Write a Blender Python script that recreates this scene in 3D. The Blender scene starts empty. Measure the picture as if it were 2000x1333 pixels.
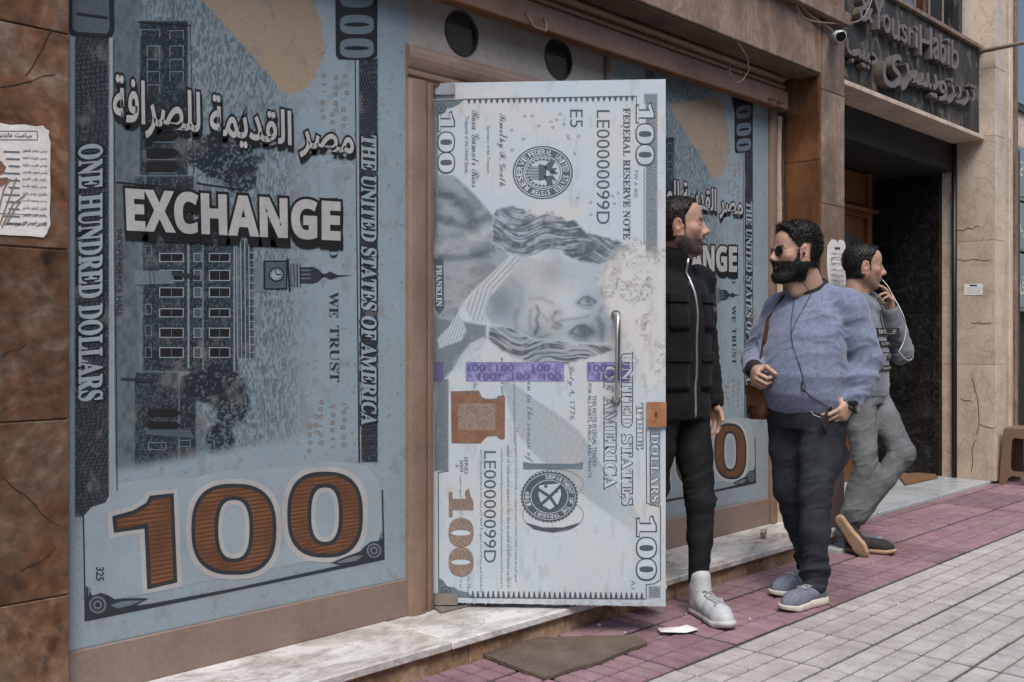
import bpy, bmesh, math, random
import numpy as np
from mathutils import Vector, Matrix
random.seed(11)
SC = bpy.context.scene
COL = SC.collection
# ---------------------------------------------------------------- camera
FPX = 1944.0                       # focal length in photo pixels (35 mm on 36 mm)
CAM = np.array([0.0, -3.09, 1.2])  # wall plane is y = 0, pavement z = 0
YAW = math.radians(44.56)
FWD = np.array([math.cos(YAW), math.sin(YAW), 0.0])
RGT = np.array([math.sin(YAW), -math.cos(YAW), 0.0])
cam_d = bpy.data.cameras.new('camera'); cam_d.lens = 35.0; cam_d.sensor_width = 36.0
cam_d.clip_end = 500; cam_d.clip_start = 0.05
cam = bpy.data.objects.new('camera', cam_d); COL.objects.link(cam)
cam.location = CAM.tolist(); cam.rotation_euler = (math.pi/2, 0, YAW - math.pi/2)
SC.camera = cam
# ---------------------------------------------------------------- light
SUN_AZ = math.radians(-130)         # direction (from +x) the light comes from
SUN_EL = math.radians(56)
world = bpy.data.worlds.new('World'); SC.world = world; world.use_nodes = True
wn = world.node_tree.nodes; wl = world.node_tree.links
sky = wn.new('ShaderNodeTexSky'); sky.sky_type = 'NISHITA'; sky.sun_disc = False
sky.sun_elevation = SUN_EL; sky.sun_rotation = math.pi/2 - SUN_AZ
sky.air_density = 1.0; sky.dust_density = 2.6; sky.ozone_density = 1.0
wn['Background'].inputs['Strength'].default_value = 0.13
wl.new(sky.outputs['Color'], wn['Background'].inputs['Color'])
sun_d = bpy.data.lights.new('sun', 'SUN'); sun_d.energy = 1.15; sun_d.angle = math.radians(28)
sun_d.color = (1.0, 0.95, 0.89)
sun = bpy.data.objects.new('sun', sun_d); COL.objects.link(sun)
sd = Vector((math.cos(SUN_AZ)*math.cos(SUN_EL), math.sin(SUN_AZ)*math.cos(SUN_EL), math.sin(SUN_EL)))
sun.rotation_euler = sd.to_track_quat('Z', 'Y').to_euler(); sun.location = (4, -6, 8)
SC.view_settings.view_transform = 'Standard'; SC.view_settings.look = 'None'
SC.view_settings.exposure = 1.1; SC.view_settings.gamma = 1.0
# ---------------------------------------------------------------- pixels to places
def ray(px, py):
    return FWD + RGT*((px-1000.0)/FPX) + np.array([0, 0, 1.0])*((668.0-py)/FPX)
def on_y(px, py, y):
    d = ray(px, py); t = (y-CAM[1])/d[1]; return CAM + d*t
def on_x(px, py, x):
    d = ray(px, py); t = (x-CAM[0])/d[0]; return CAM + d*t
def on_z(px, py, z):
    d = ray(px, py); t = (z-CAM[2])/d[2]; return CAM + d*t
def at_depth(px, py, Z):
    return CAM + ray(px, py)*Z
def X(px, y=0.0): return float(on_y(px, 668, y)[0])
# ---------------------------------------------------------------- objects
def wmat(o):
    m = o.matrix_basis.copy()
    if o.parent: m = wmat(o.parent) @ o.matrix_parent_inverse @ m
    return m
def props(o, label=None, cat=None, group=None, kind=None):
    if label: o['label'] = label
    if cat: o['category'] = cat
    if group: o['group'] = group
    if kind: o['kind'] = kind
    return o
def empty(name, loc, label=None, cat=None, group=None, kind=None, rz=0.0):
    o = bpy.data.objects.new(name, None); COL.objects.link(o)
    o.location = [float(c) for c in loc]; o.rotation_euler = (0, 0, rz); o.empty_display_size = .1
    return props(o, label, cat, group, kind)
def link(name, me, parent=None, mat=None, label=None, cat=None, group=None, kind=None, local=False, smooth=False):
    o = bpy.data.objects.new(name, me); COL.objects.link(o)
    if mat is not None and not me.materials: me.materials.append(mat)
    if parent:
        o.parent = parent
        if not local: o.matrix_parent_inverse = wmat(parent).inverted()
    if smooth: me.polygons.foreach_set('use_smooth', [True]*len(me.polygons))
    return props(o, label, cat, group, kind)
class MB:
    """collects faces for one mesh"""
    def __init__(s): s.v = []; s.f = []; s.mi = []; s.m = 0
    def add(s, vs, fs):
        n = len(s.v); s.v.extend([tuple(float(c) for c in p) for p in vs])
        s.f.extend([tuple(i+n for i in f) for f in fs]); s.mi.extend([s.m]*len(fs)); return s
    def box(s, lo, hi, b=0.0):
        x0, y0, z0 = lo; x1, y1, z1 = hi
        if b <= 0:
            return s.add([(x0,y0,z0),(x1,y0,z0),(x1,y1,z0),(x0,y1,z0),(x0,y0,z1),(x1,y0,z1),(x1,y1,z1),(x0,y1,z1)],
                  [(0,3,2,1),(4,5,6,7),(0,1,5,4),(1,2,6,5),(2,3,7,6),(3,0,4,7)])
        bm = bmesh.new(); bmesh.ops.create_cube(bm, size=1.0)
        for v in bm.verts:
            v.co = ((x0+x1)/2+v.co.x*(x1-x0), (y0+y1)/2+v.co.y*(y1-y0), (z0+z1)/2+v.co.z*(z1-z0))
        bmesh.ops.bevel(bm, geom=list(bm.edges), offset=b, segments=1, affect='EDGES')
        bm.verts.index_update()
        s.add([v.co[:] for v in bm.verts], [[v.index for v in f.verts] for f in bm.faces]); bm.free(); return s
    def prism(s, pts, d):
        """closed outline pts extruded by vector d"""
        n = len(pts); d = np.array(d, float)
        a = [np.array(p, float) for p in pts]
        return s.add(a+[p+d for p in a], [tuple(range(n))[::-1], tuple(range(n, 2*n))]+[(i, (i+1) % n, n+(i+1) % n, n+i) for i in range(n)])
    def tube(s, path, r, n=8, caps=True):
        P = [np.array(p, float) for p in path]; m = len(P)
        R = r if hasattr(r, '__len__') else [r]*m
        vs = []; up = np.array([0.03, 0.05, 1.0]); prev = None
        for i in range(m):
            t = P[min(i+1, m-1)]-P[max(i-1, 0)]; t = t/(np.linalg.norm(t)+1e-9)
            if prev is None:
                a = np.cross(t, up)
                if np.linalg.norm(a) < .15: a = np.cross(t, np.array([1.0, 0.1, 0]))
            else: a = prev - t*np.dot(prev, t)
            a = a/(np.linalg.norm(a)+1e-9); prev = a; b = np.cross(t, a)
            for k in range(n):
                w = 2*math.pi*k/n; vs.append(P[i]+R[i]*(math.cos(w)*a+math.sin(w)*b))
        fs = [(i*n+k, i*n+(k+1) % n, (i+1)*n+(k+1) % n, (i+1)*n+k) for i in range(m-1) for k in range(n)]
        if caps: fs += [tuple(range(n))[::-1], tuple(range((m-1)*n, m*n))]
        return s.add(vs, fs)
    def mesh(s, name='mesh', mats=None):
        me = bpy.data.meshes.new(name); me.from_pydata(s.v, [], s.f)
        if mats:
            for m in mats: me.materials.append(m)
            me.polygons.foreach_set('material_index', s.mi)
        bm = bmesh.new(); bm.from_mesh(me); bmesh.ops.recalc_face_normals(bm, faces=bm.faces); bm.to_mesh(me); bm.free()
        me.update(); return me
    def build(s, name, mat, parent=None, smooth=False, **k):
        o = link(name, s.mesh(name, mat if isinstance(mat, list) else None), parent, None if isinstance(mat, list) else mat, smooth=smooth, **k)
        return o
def box(name, lo, hi, mat, parent=None, b=0.0, **k):
    return MB().box(lo, hi, b).build(name, mat, parent, **k)
# ---------------------------------------------------------------- materials
def nmat(name, stops, scale=4.0, rough=.6, bump=0.0, bscale=None, detail=8.0, dist=0.0, stretch=(1, 1, 1), rnd=0.0,
         metal=0.0, fine=0.0, fscale=120.0, spec=.4, rvar=.12, vein=None, veinscale=3.0, dirt=None, sheen=0.0):
    m = bpy.data.materials.new(name); m.use_nodes = True
    nt = m.node_tree; N = nt.nodes; L = nt.links; P = N['Principled BSDF']
    tc = N.new('ShaderNodeTexCoord'); mp = N.new('ShaderNodeMapping'); mp.inputs['Scale'].default_value = stretch
    vec = tc.outputs['Object']
    oi = N.new('ShaderNodeObjectInfo')
    if rnd:
        ad = N.new('ShaderNodeVectorMath'); ad.operation = 'MULTIPLY_ADD'
        ad.inputs[1].default_value = (37.1, 51.3, 23.7)
        L.new(oi.outputs['Random'], ad.inputs[0]); L.new(vec, ad.inputs[2]); vec = ad.outputs[0]
    L.new(vec, mp.inputs['Vector'])
    n1 = N.new('ShaderNodeTexNoise'); n1.inputs['Scale'].default_value = scale; n1.inputs['Detail'].default_value = detail
    n1.inputs['Roughness'].default_value = .62; n1.inputs['Distortion'].default_value = dist
    L.new(mp.outputs[0], n1.inputs['Vector'])
    cr = N.new('ShaderNodeValToRGB'); e = cr.color_ramp.elements
    while len(e) < len(stops): e.new(.5)
    for el, (p, c) in zip(e, stops): el.position = p; el.color = (*c, 1)
    L.new(n1.outputs['Fac'], cr.inputs[0]); col = cr.outputs[0]
    def mix(a, fac, b, mode='MIX'):
        x = N.new('ShaderNodeMix'); x.data_type = 'RGBA'; x.blend_type = mode
        for s_, v in ((x.inputs[0], fac), (x.inputs[6], a), (x.inputs[7], b)):
            if hasattr(v, 'is_linked'): L.new(v, s_)
            elif isinstance(v, (int, float)): s_.default_value = v
            else: s_.default_value = (*v, 1)
        return x.outputs[2]
    if vein:
        nv = N.new('ShaderNodeTexNoise'); nv.inputs['Scale'].default_value = veinscale; nv.inputs['Detail'].default_value = 6
        nv.inputs['Distortion'].default_value = 1.6; L.new(mp.outputs[0], nv.inputs['Vector'])
        vr = N.new('ShaderNodeValToRGB'); ve = vr.color_ramp.elements
        ve[0].position = .47; ve[0].color = (0, 0, 0, 1); ve[1].position = .5; ve[1].color = (1, 1, 1, 1)
        x = ve.new(.53); x.color = (0, 0, 0, 1)
        L.new(nv.outputs['Fac'], vr.inputs[0]); mul = N.new('ShaderNodeMath'); mul.operation = 'MULTIPLY'; mul.inputs[1].default_value = vein[1]
        L.new(vr.outputs[0], mul.inputs[0]); col = mix(col, mul.outputs[0], vein[0])
    nf = N.new('ShaderNodeTexNoise'); nf.inputs['Scale'].default_value = fscale; nf.inputs['Detail'].default_value = 4
    L.new(mp.outputs[0], nf.inputs['Vector'])
    if fine:
        mr = N.new('ShaderNodeMapRange'); mr.inputs['From Min'].default_value = .3; mr.inputs['From Max'].default_value = .7
        mr.inputs['To Min'].default_value = 1-fine; mr.inputs['To Max'].default_value = 1+fine
        L.new(nf.outputs['Fac'], mr.inputs['Value']); col = mix(col, 1.0, mr.outputs[0], 'MULTIPLY')
    if dirt:
        nd = N.new('ShaderNodeTexNoise'); nd.inputs['Scale'].default_value = dirt[2]; nd.inputs['Detail'].default_value = 7
        nd.inputs['Roughness'].default_value = .7; L.new(vec, nd.inputs['Vector'])
        dr = N.new('ShaderNodeMapRange'); dr.inputs['From Min'].default_value = .5; dr.inputs['From Max'].default_value = .72
        dr.inputs['To Max'].default_value = dirt[1]; L.new(nd.outputs['Fac'], dr.inputs['Value'])
        col = mix(col, dr.outputs[0], dirt[0])
    if rnd:
        rr = N.new('ShaderNodeMapRange'); rr.inputs['To Min'].default_value = 1-rnd; rr.inputs['To Max'].default_value = 1+rnd
        L.new(oi.outputs['Random'], rr.inputs['Value']); col = mix(col, 1.0, rr.outputs[0], 'MULTIPLY')
    L.new(col, P.inputs['Base Color'])
    rm = N.new('ShaderNodeMapRange'); rm.inputs['To Min'].default_value = max(.02, rough-rvar); rm.inputs['To Max'].default_value = min(1, rough+rvar)
    L.new(n1.outputs['Fac'], rm.inputs['Value']); L.new(rm.outputs[0], P.inputs['Roughness'])
    P.inputs['Metallic'].default_value = metal; P.inputs['Specular IOR Level'].default_value = spec
    if sheen: P.inputs['Sheen Weight'].default_value = sheen; P.inputs['Sheen Roughness'].default_value = .5
    if bump:
        b = N.new('ShaderNodeBump'); b.inputs['Strength'].default_value = 1.0; b.inputs['Distance'].default_value = bump
        nb = nf
        if bscale:
            nb = N.new('ShaderNodeTexNoise'); nb.inputs['Scale'].default_value = bscale; nb.inputs['Detail'].default_value = 6
            L.new(mp.outputs[0], nb.inputs['Vector'])
        L.new(nb.outputs['Fac'], b.inputs['Height']); L.new(b.outputs[0], P.inputs['Normal'])
    return m
def plain(name, c, rough=.5, var=.15, **k):
    return nmat(name, [(.3, tuple(x*(1-var) for x in c)), (.7, tuple(min(1, x*(1+var)) for x in c))], rough=rough, **k)
def attr_mat(name, attr='colour', rough=.6, grain=.08, gscale=300, spec=.35, bump=0.0, sss=0.0, bscale=200):
    m = bpy.data.materials.new(name); m.use_nodes = True
    nt = m.node_tree; N = nt.nodes; L = nt.links; P = N['Principled BSDF']
    a = N.new('ShaderNodeAttribute'); a.attribute_name = attr
    tc = N.new('ShaderNodeTexCoord'); n = N.new('ShaderNodeTexNoise'); n.inputs['Scale'].default_value = gscale; n.inputs['Detail'].default_value = 3
    L.new(tc.outputs['Object'], n.inputs['Vector'])
    mr = N.new('ShaderNodeMapRange'); mr.inputs['From Min'].default_value = .3; mr.inputs['From Max'].default_value = .7
    mr.inputs['To Min'].default_value = 1-grain; mr.inputs['To Max'].default_value = 1+grain
    L.new(n.outputs['Fac'], mr.inputs['Value'])
    x = N.new('ShaderNodeMix'); x.data_type = 'RGBA'; x.blend_type = 'MULTIPLY'; x.inputs[0].default_value = 1
    L.new(a.outputs['Color'], x.inputs[6]); L.new(mr.outputs[0], x.inputs[7]); L.new(x.outputs[2], P.inputs['Base Color'])
    P.inputs['Roughness'].default_value = rough; P.inputs['Specular IOR Level'].default_value = spec
    if sss:
        P.inputs['Subsurface Weight'].default_value = sss; P.inputs['Subsurface Radius'].default_value = (.01, .004, .002)
        P.inputs['Subsurface Scale'].default_value = 1.0
    if bump:
        b = N.new('ShaderNodeBump'); b.inputs['Distance'].default_value = bump
        nb = N.new('ShaderNodeTexNoise'); nb.inputs['Scale'].default_value = bscale; L.new(tc.outputs['Object'], nb.inputs['Vector'])
        L.new(nb.outputs['Fac'], b.inputs['Height']); L.new(b.outputs[0], P.inputs['Normal'])
    return m
# ---------------------------------------------------------------- text outlines
TMP = bpy.data.scenes.new('lettering_scratch')   # removed at the end
_TC = {}
def text_mesh(body, offset=0.0, res=3):
    if (body, offset, res) in _TC: return _TC[(body, offset, res)]
    c = bpy.data.curves.new('txt', 'FONT'); c.body = body; c.fill_mode = 'FRONT'; c.resolution_u = res; c.offset = offset
    o = bpy.data.objects.new('txt', c); TMP.collection.objects.link(o)
    TMP.view_layers[0].update(); dg = TMP.view_layers[0].depsgraph; e = o.evaluated_get(dg); m = e.to_mesh()
    v = np.array([p.co[:2] for p in m.vertices]).reshape(-1, 2); f = [tuple(p.vertices) for p in m.polygons]
    e.to_mesh_clear(); bpy.data.objects.remove(o); bpy.data.curves.remove(c)
    _TC[(body, offset, res)] = (v, f)
    return v, f
def serif(s):                       # bold serif letter shapes
    r = ''
    for ch in s:
        if 'A' <= ch <= 'Z': r += chr(0x1D400+ord(ch)-65)
        elif 'a' <= ch <= 'z': r += chr(0x1D41A+ord(ch)-97)
        elif '0' <= ch <= '9': r += chr(0x1D7CE+ord(ch)-48)
        else: r += ch
    return r
def script(s):                      # handwriting-like letter shapes
    r = ''
    for ch in s:
        if 'A' <= ch <= 'Z': r += chr(0x1D4D0+ord(ch)-65)
        elif 'a' <= ch <= 'z': r += chr(0x1D4EA+ord(ch)-97)
        else: r += ch
    return r
def sansb(s):                       # bold plain letter shapes
    return ''.join(chr(0x1D5D4+ord(c)-65) if 'A' <= c <= 'Z' else c for c in s)
AR = {}                             # arabic letters: isolated, final, initial, medial
for ch, base, two in [('ا',0xFE8D,1),('ب',0xFE8F,0),('ة',0xFE93,1),('ت',0xFE95,0),('ث',0xFE99,0),('ج',0xFE9D,0),('ح',0xFEA1,0),('خ',0xFEA5,0),('د',0xFEA9,1),
    ('ر',0xFEAD,1),('ز',0xFEAF,1),('س',0xFEB1,0),('ش',0xFEB5,0),('ص',0xFEB9,0),('ط',0xFEC1,0),('ع',0xFEC9,0),('غ',0xFECD,0),('ف',0xFED1,0),('ق',0xFED5,0),('ك',0xFED9,0),('ل',0xFEDD,0),('م',0xFEE1,0),('ن',0xFEE5,0),
    ('ه',0xFEE9,0),('و',0xFEED,1),('ى',0xFEEF,1),('ي',0xFEF1,0)]:
    AR[ch] = (base, bool(two))
def arabic(s):
    out = []
    for i, ch in enumerate(s):
        if ch not in AR: out.append(ch); continue
        base, two = AR[ch]
        pj = i > 0 and s[i-1] in AR and not AR[s[i-1]][1]
        nj = i+1 < len(s) and s[i+1] in AR and not two
        k = (3 if nj else 1) if pj else (2 if nj else 0)
        out.append(chr(base+k))
    return ''.join(out[::-1])
# ---------------------------------------------------------------- value noise for sculpting and printing
_rs = np.random.RandomState(5); _T = _rs.rand(64, 64, 64).astype(np.float32)
def vnoise(x, y, z):
    x = np.asarray(x, np.float32)+1000; y = np.asarray(y, np.float32)+1000; z = np.asarray(z, np.float32)+1000
    x, y, z = np.broadcast_arrays(x, y, z)
    i = np.floor(x).astype(int); j = np.floor(y).astype(int); k = np.floor(z).astype(int)
    u = x-i; v = y-j; w = z-k
    u = u*u*(3-2*u); v = v*v*(3-2*v); w = w*w*(3-2*w)
    i0 = i & 63; i1 = (i+1) & 63; j0 = j & 63; j1 = (j+1) & 63; k0 = k & 63; k1 = (k+1) & 63
    def l(a, b, t): return a+(b-a)*t
    return l(l(l(_T[i0,j0,k0],_T[i1,j0,k0],u), l(_T[i0,j1,k0],_T[i1,j1,k0],u), v),
             l(l(_T[i0,j0,k1],_T[i1,j0,k1],u), l(_T[i0,j1,k1],_T[i1,j1,k1],u), v), w)
def fbm(x, y, z, o=4):
    r = 0; a = .5
    for q in range(o): r = r+a*vnoise(x*2**q+q*7.3, y*2**q, z*2**q); a *= .5
    return r/(1-.5**o)
# ================================================================ materials
M = {}
M['brownstone'] = nmat('brown_marble', [(.28,(.016,.01,.007)),(.38,(.07,.033,.017)),(.48,(.125,.06,.03)),(.56,(.125,.075,.05)),(.66,(.19,.13,.092)),(.8,(.29,.215,.16))], 3.6, .42, .0012, 60, dist=1.2, fine=.38, fscale=26, vein=((.24,.17,.12),.25), veinscale=2.3, rnd=.2, dirt=((.05,.03,.02),.55,5))
M['brownside'] = nmat('polished_brown_marble', [(.25,(.045,.018,.008)),(.5,(.13,.055,.022)),(.75,(.22,.11,.05))], 2.2, .35, .0006, 50, dist=.8, fine=.2, fscale=40, stretch=(1,1,.55), rnd=.1, dirt=((.04,.025,.018),.5,6))
M['weathered'] = nmat('weathered_stone', [(.25,(.08,.05,.033)),(.45,(.17,.112,.076)),(.6,(.25,.18,.13)),(.78,(.31,.235,.18))], 4.5, .62, .0015, 70, dist=.5, fine=.25, fscale=60, stretch=(1,1,.4), vein=((.1,.06,.04),.4), veinscale=3, rnd=.08, dirt=((.06,.035,.025),.6,4))
M['beige'] = nmat('beige_stone_cladding', [(.25,(.38,.29,.215)),(.5,(.5,.41,.32)),(.75,(.58,.49,.4))], 2.5, .5, .0008, 60, dist=.6, fine=.1, fscale=50, vein=((.2,.13,.09),.3), veinscale=2.2, rnd=.05, dirt=((.27,.2,.15),.55,3))
M['marble'] = nmat('grey_white_marble', [(.22,(.2,.18,.16)),(.4,(.42,.40,.37)),(.55,(.58,.57,.55)),(.72,(.68,.68,.66))], 5, .3, .0005, 40, dist=.9, fine=.12, fscale=70, stretch=(.6,1.5,1), vein=((.22,.2,.19),.55), veinscale=5, rnd=.05, dirt=((.2,.16,.125),.7,5))
M['riser'] = nmat('stained_limestone', [(.25,(.13,.075,.04)),(.5,(.3,.19,.115)),(.75,(.45,.33,.23))], 8, .75, .002, 50, fine=.3, fscale=40, rnd=.15, dirt=((.08,.05,.035),.75,7))
M['alu'] = nmat('bronze_aluminium', [(.3,(.22,.145,.108)),(.7,(.29,.2,.155))], 6, .38, .0003, 90, metal=.25, fine=.08, dirt=((.11,.075,.055),.45,5), stretch=(1,1,.5))
M['rail'] = nmat('dull_bronze_panel', [(.3,(.2,.145,.12)),(.7,(.255,.19,.16))], 3, .5, .0003, 80, metal=.1, fine=.1, dirt=((.11,.085,.07),.4,4))
M['transom'] = nmat('grey_cream_sheet', [(.3,(.27,.24,.215)),(.7,(.34,.31,.28))], 3, .5, .0003, 80, fine=.1, fscale=30, dirt=((.2,.15,.11),.45,4))
M['shutter'] = nmat('brown_painted_steel', [(.3,(.2,.118,.08)),(.7,(.28,.175,.125))], 5, .5, .0006, 60, metal=.1, fine=.12, stretch=(.4,1,1), dirt=((.12,.05,.025),.55,6))
M['rust'] = nmat('rusty_steel', [(.3,(.09,.04,.02)),(.7,(.2,.09,.04))], 20, .8, .001, 80)
M['soffit'] = nmat('dark_brown_plaster', [(.3,(.08,.05,.035)),(.7,(.16,.105,.075))], 4, .8, .002, 30, fine=.2)  # dark brown plaster, mottled at random
M['black'] = nmat('black_marble', [(.3,(.006,.006,.006)),(.7,(.016,.016,.015))], 4, .3, .0003, 30, vein=((.1,.097,.09),.4), veinscale=9, rvar=.08)
M['fascia'] = nmat('dark_weathered_slate', [(.28,(.013,.014,.014)),(.5,(.032,.033,.032)),(.68,(.075,.066,.055)),(.8,(.13,.105,.075))], 2.5, .72, .001, 40, dist=.6, fine=.3, fscale=30, stretch=(1,1,.35), vein=((.3,.25,.18),.4), veinscale=5, spec=.25)
M['wood'] = nmat('varnished_wood', [(.3,(.07,.024,.008)),(.5,(.13,.047,.016)),(.7,(.19,.075,.028))], 3, .35, .0006, 60, stretch=(7,7,.5), fine=.15)
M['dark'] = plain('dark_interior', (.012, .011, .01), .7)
M['slate'] = nmat('grey_blue_floor_marble', [(.3,(.3,.33,.34)),(.7,(.44,.47,.48))], 2.5, .3, 0, fine=.12, fscale=30, dirt=((.2,.19,.17),.4,3))
M['red'] = nmat('worn_red_cement_tile', [(.25,(.165,.09,.105)),(.5,(.225,.13,.152)),(.75,(.28,.19,.205))], 9, .75, .0012, 160, fine=.22, fscale=230, rnd=.2, dirt=((.215,.17,.162),.65,3.5))
M['tan'] = nmat('beige_cement_tile', [(.25,(.28,.258,.24)),(.5,(.36,.334,.314)),(.75,(.43,.405,.386))], 6, .75, .0012, 160, fine=.16, fscale=200, rnd=.06, dirt=((.2,.182,.168),.7,11))
M['joint'] = nmat('dusty_joint', [(.3,(.1,.092,.084)),(.7,(.17,.158,.145))], 12, .9, .002, 90, fine=.3, fscale=90)
M['jointdark'] = nmat('dark_dusty_joint', [(.3,(.045,.038,.034)),(.7,(.1,.085,.078))], 12, .9, .002, 90, fine=.3, fscale=90)
M['asphalt'] = nmat('asphalt', [(.3,(.035,.035,.034)),(.7,(.065,.063,.06))], 8, .85, .003, 200, fine=.3, fscale=300)
M['chrome'] = plain('brushed_steel', (.62, .6, .57), .22, metal=1.0, rvar=.08)
M['steel'] = plain('dull_steel', (.34, .31, .28), .4, metal=.8, fine=.15)
M['copper'] = nmat('worn_brass_plate', [(.3,(.27,.12,.06)),(.7,(.45,.24,.13))], 14, .45, .0004, 80, metal=.35, fine=.2)
M['glass'] = plain('dark_mirror_glass', (.035, .034, .032), .06, rvar=.03, spec=.9)
M['paper'] = nmat('weathered_paper', [(.3,(.55,.53,.5)),(.7,(.7,.68,.66))], 9, .85, .001, 60, fine=.06, dirt=((.36,.3,.24),.5,12))
M['ink'] = plain('black_print', (.02, .022, .025), .6)
M['cable'] = plain('grey_cable', (.17, .13, .105), .6)
M['blackplastic'] = plain('black_plastic', (.014, .014, .015), .45)
M['windowglass'] = plain('dim_window_glass', (.05, .055, .06), .12, spec=.8)
M['iron'] = plain('painted_iron', (.2, .165, .135), .55, fine=.2)
# ================================================================ ground
g = MB().add([(-60,-60,-.014),(80,-60,-.014),(80,60,-.014),(-60,60,-.014)], [(0,1,2,3)]).build('ground', M['joint'], kind='structure')
road = MB().add([(-60,-60,-.01),(80,-60,-.01),(80,-5.2,-.01),(-60,-5.2,-.01)], [(0,1,2,3)]).build('road', M['asphalt'], kind='structure')
def tile_mesh(name, tx, ty, nx, ny, mat, gap=.0105, h=.005, y1=None):
    mb = MB(); q = .004
    mb.add([(q,q,-h),(tx-q,q,-h),(tx-q,ty-q,-h),(q,ty-q,-h),(q,q,-.02),(tx-q,q,-.02),(tx-q,ty-q,-.02),(q,ty-q,-.02)],
           [(0,1,2,3),(0,4,5,1),(1,5,6,2),(2,6,7,3),(3,7,4,0)])
    cx = tx/nx; cy = ty/ny
    for i in range(nx):
        for j in range(ny):
            a0 = i*cx+gap/2+(q if i == 0 else 0); a1 = (i+1)*cx-gap/2-(q if i == nx-1 else 0)
            b0 = j*cy+gap/2+(q if j == 0 else 0); b1 = (j+1)*cy-gap/2-(q if j == ny-1 else 0); e = .003
            mb.add([(a0,b0,-h-.0005),(a1,b0,-h-.0005),(a1,b1,-h-.0005),(a0,b1,-h-.0005),(a0+e,b0+e,0),(a1-e,b0+e,0),(a1-e,b1-e,0),(a0+e,b1-e,0)],
                   [(4,5,6,7),(0,1,5,4),(1,2,6,5),(2,3,7,6),(3,0,4,7)])
    me = mb.mesh(name); me.materials.append(mat); me.materials.append(M['joint'] if mat is M['tan'] else M['jointdark'])
    for p in me.polygons:
        if max(me.vertices[i].co.z for i in p.vertices) < -h+.0002: p.material_index = 1
    return me
TX = .405; TY = .38; YB = -.965
pave = MB().add([(-6,-5.2,-.011),(60,-5.2,-.011),(60,YB,-.011),(-6,YB,-.011)], [(0,1,2,3)]).build('pavement', M['joint'], kind='structure')
redp = MB().add([(-6,YB,-.0105),(60,YB,-.0105),(60,-.06,-.0105),(-6,-.06,-.0105)], [(0,1,2,3)]).build('pavement_border', M['joint'], kind='structure')
tan_me = tile_mesh('tile', TX, TY, 4, 4, M['tan'])
red_me = tile_mesh('tile', TX, .395, 5, 3, M['red'])
red_cut = tile_mesh('tile', TX, .2, 5, 2, M['red'])
red_in = tile_mesh('tile', TX, .09, 5, 1, M['red'])
X0 = 3.005 - 8*TX
def put_tile(me, x, y, par):
    o = bpy.data.objects.new('tile', me); COL.objects.link(o); o.parent = par
    o.location = (x, y, random.uniform(-.002, .002)); o.rotation_euler = (random.uniform(-.003,.003), random.uniform(-.003,.003), random.uniform(-.004,.004))
for i in range(3, 21):
    for j in range(5):
        put_tile(tan_me, X0+i*TX, YB-(j+1)*TY, pave)
for i in range(3, 34):
    x = X0+i*TX+.02
    put_tile(red_me, x, YB+.004, redp)
    if x+TX < 5.62: put_tile(red_cut, x, YB+.404, redp)
    else:
        put_tile(red_me, x, YB+.404, redp); put_tile(red_in, x, YB+.8, redp)
far_t = MB()   # the rest of the pavement further along, joined
for i in range(21, 60):
    for j in range(5):
        x = X0+i*TX; y = YB-(j+1)*TY
        far_t.add([(x+.006,y+.006,0),(x+TX-.006,y+.006,0),(x+TX-.006,y+TY-.006,0),(x+.006,y+TY-.006,0)], [(0,1,2,3)])
for i in range(-8, 60):
    for j in range(5, 10):
        x = X0+i*TX; y = YB-(j+1)*TY
        far_t.add([(x+.006,y+.006,0),(x+TX-.006,y+.006,0),(x+TX-.006,y+TY-.006,0),(x+.006,y+TY-.006,0)], [(0,1,2,3)])
far_t.build('tile_field', M['tan'], pave, kind='stuff')
# unseen building across the street, added to close off the low sky
ob = empty('added_building_across_street', (4,-11.5,0), kind='structure')
M['render'] = nmat('sand_render', [(.3,(.3,.25,.2)),(.7,(.4,.34,.28))], 1.5, .85, .003, 20, fine=.1)
box('wall', (-26,-12,0), (40,-11.5,9.5), M['render'], ob)
for i in range(16):
    for j in range(2): box('window', (-24+i*4,-11.52,1.2+j*3.5), (-22.4+i*4,-11.46,3.2+j*3.5), M['windowglass'], ob)
# ================================================================ left pillar
XL = X(123)
XR1 = 2.528; XJ = 2.675
lp = empty('stone_pillar', (0.4, 0, 0), 'brown marble pillar with a torn paper notice, at the left edge of the shopfront', 'pillar')
for z0, z1 in ((0,.44),(.44,.966),(.966,1.473),(1.473,2.118),(2.118,3.6)):
    box('stone_slab', (-1.6,-.05,z0+.002), (XL,.3,z1-.002), M['brownstone'], lp, b=.003)
def wall_crack(pts, w, y):
    mb = MB(); P = [on_y(px, py, y) for px, py in pts]
    for a, b in zip(P[:-1], P[1:]):
        t = b-a; n = np.array([-t[2], 0, t[0]]); n = n/(np.linalg.norm(n)+1e-9)*w*random.uniform(.5, 1.3); mb.add([a-n, a+n, b+n, b-n], [(0,1,2,3)])
    return mb
M['crack0'] = plain('dark_stone_crack', (.03, .02, .015), .9)
for q_ in ([(2,930),(14,942),(30,958),(48,968),(66,985),(84,1008),(100,1020),(115,1030)], [(40,1118),(58,1108),(80,1100),(96,1086),(112,1068)], [(50,150),(62,135),(70,120),(82,98),(100,60)], [(0,172),(30,168),(62,160),(85,150),(108,148)], [(4,700),(16,688),(40,684),(52,672)]):
    wall_crack(q_, .0016, -.0512).build('crack', M['crack0'], lp)
box('mortar_core', (-1.59,-.044,.01), (XL-.006,.29,3.59), M['soffit'], lp)
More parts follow.
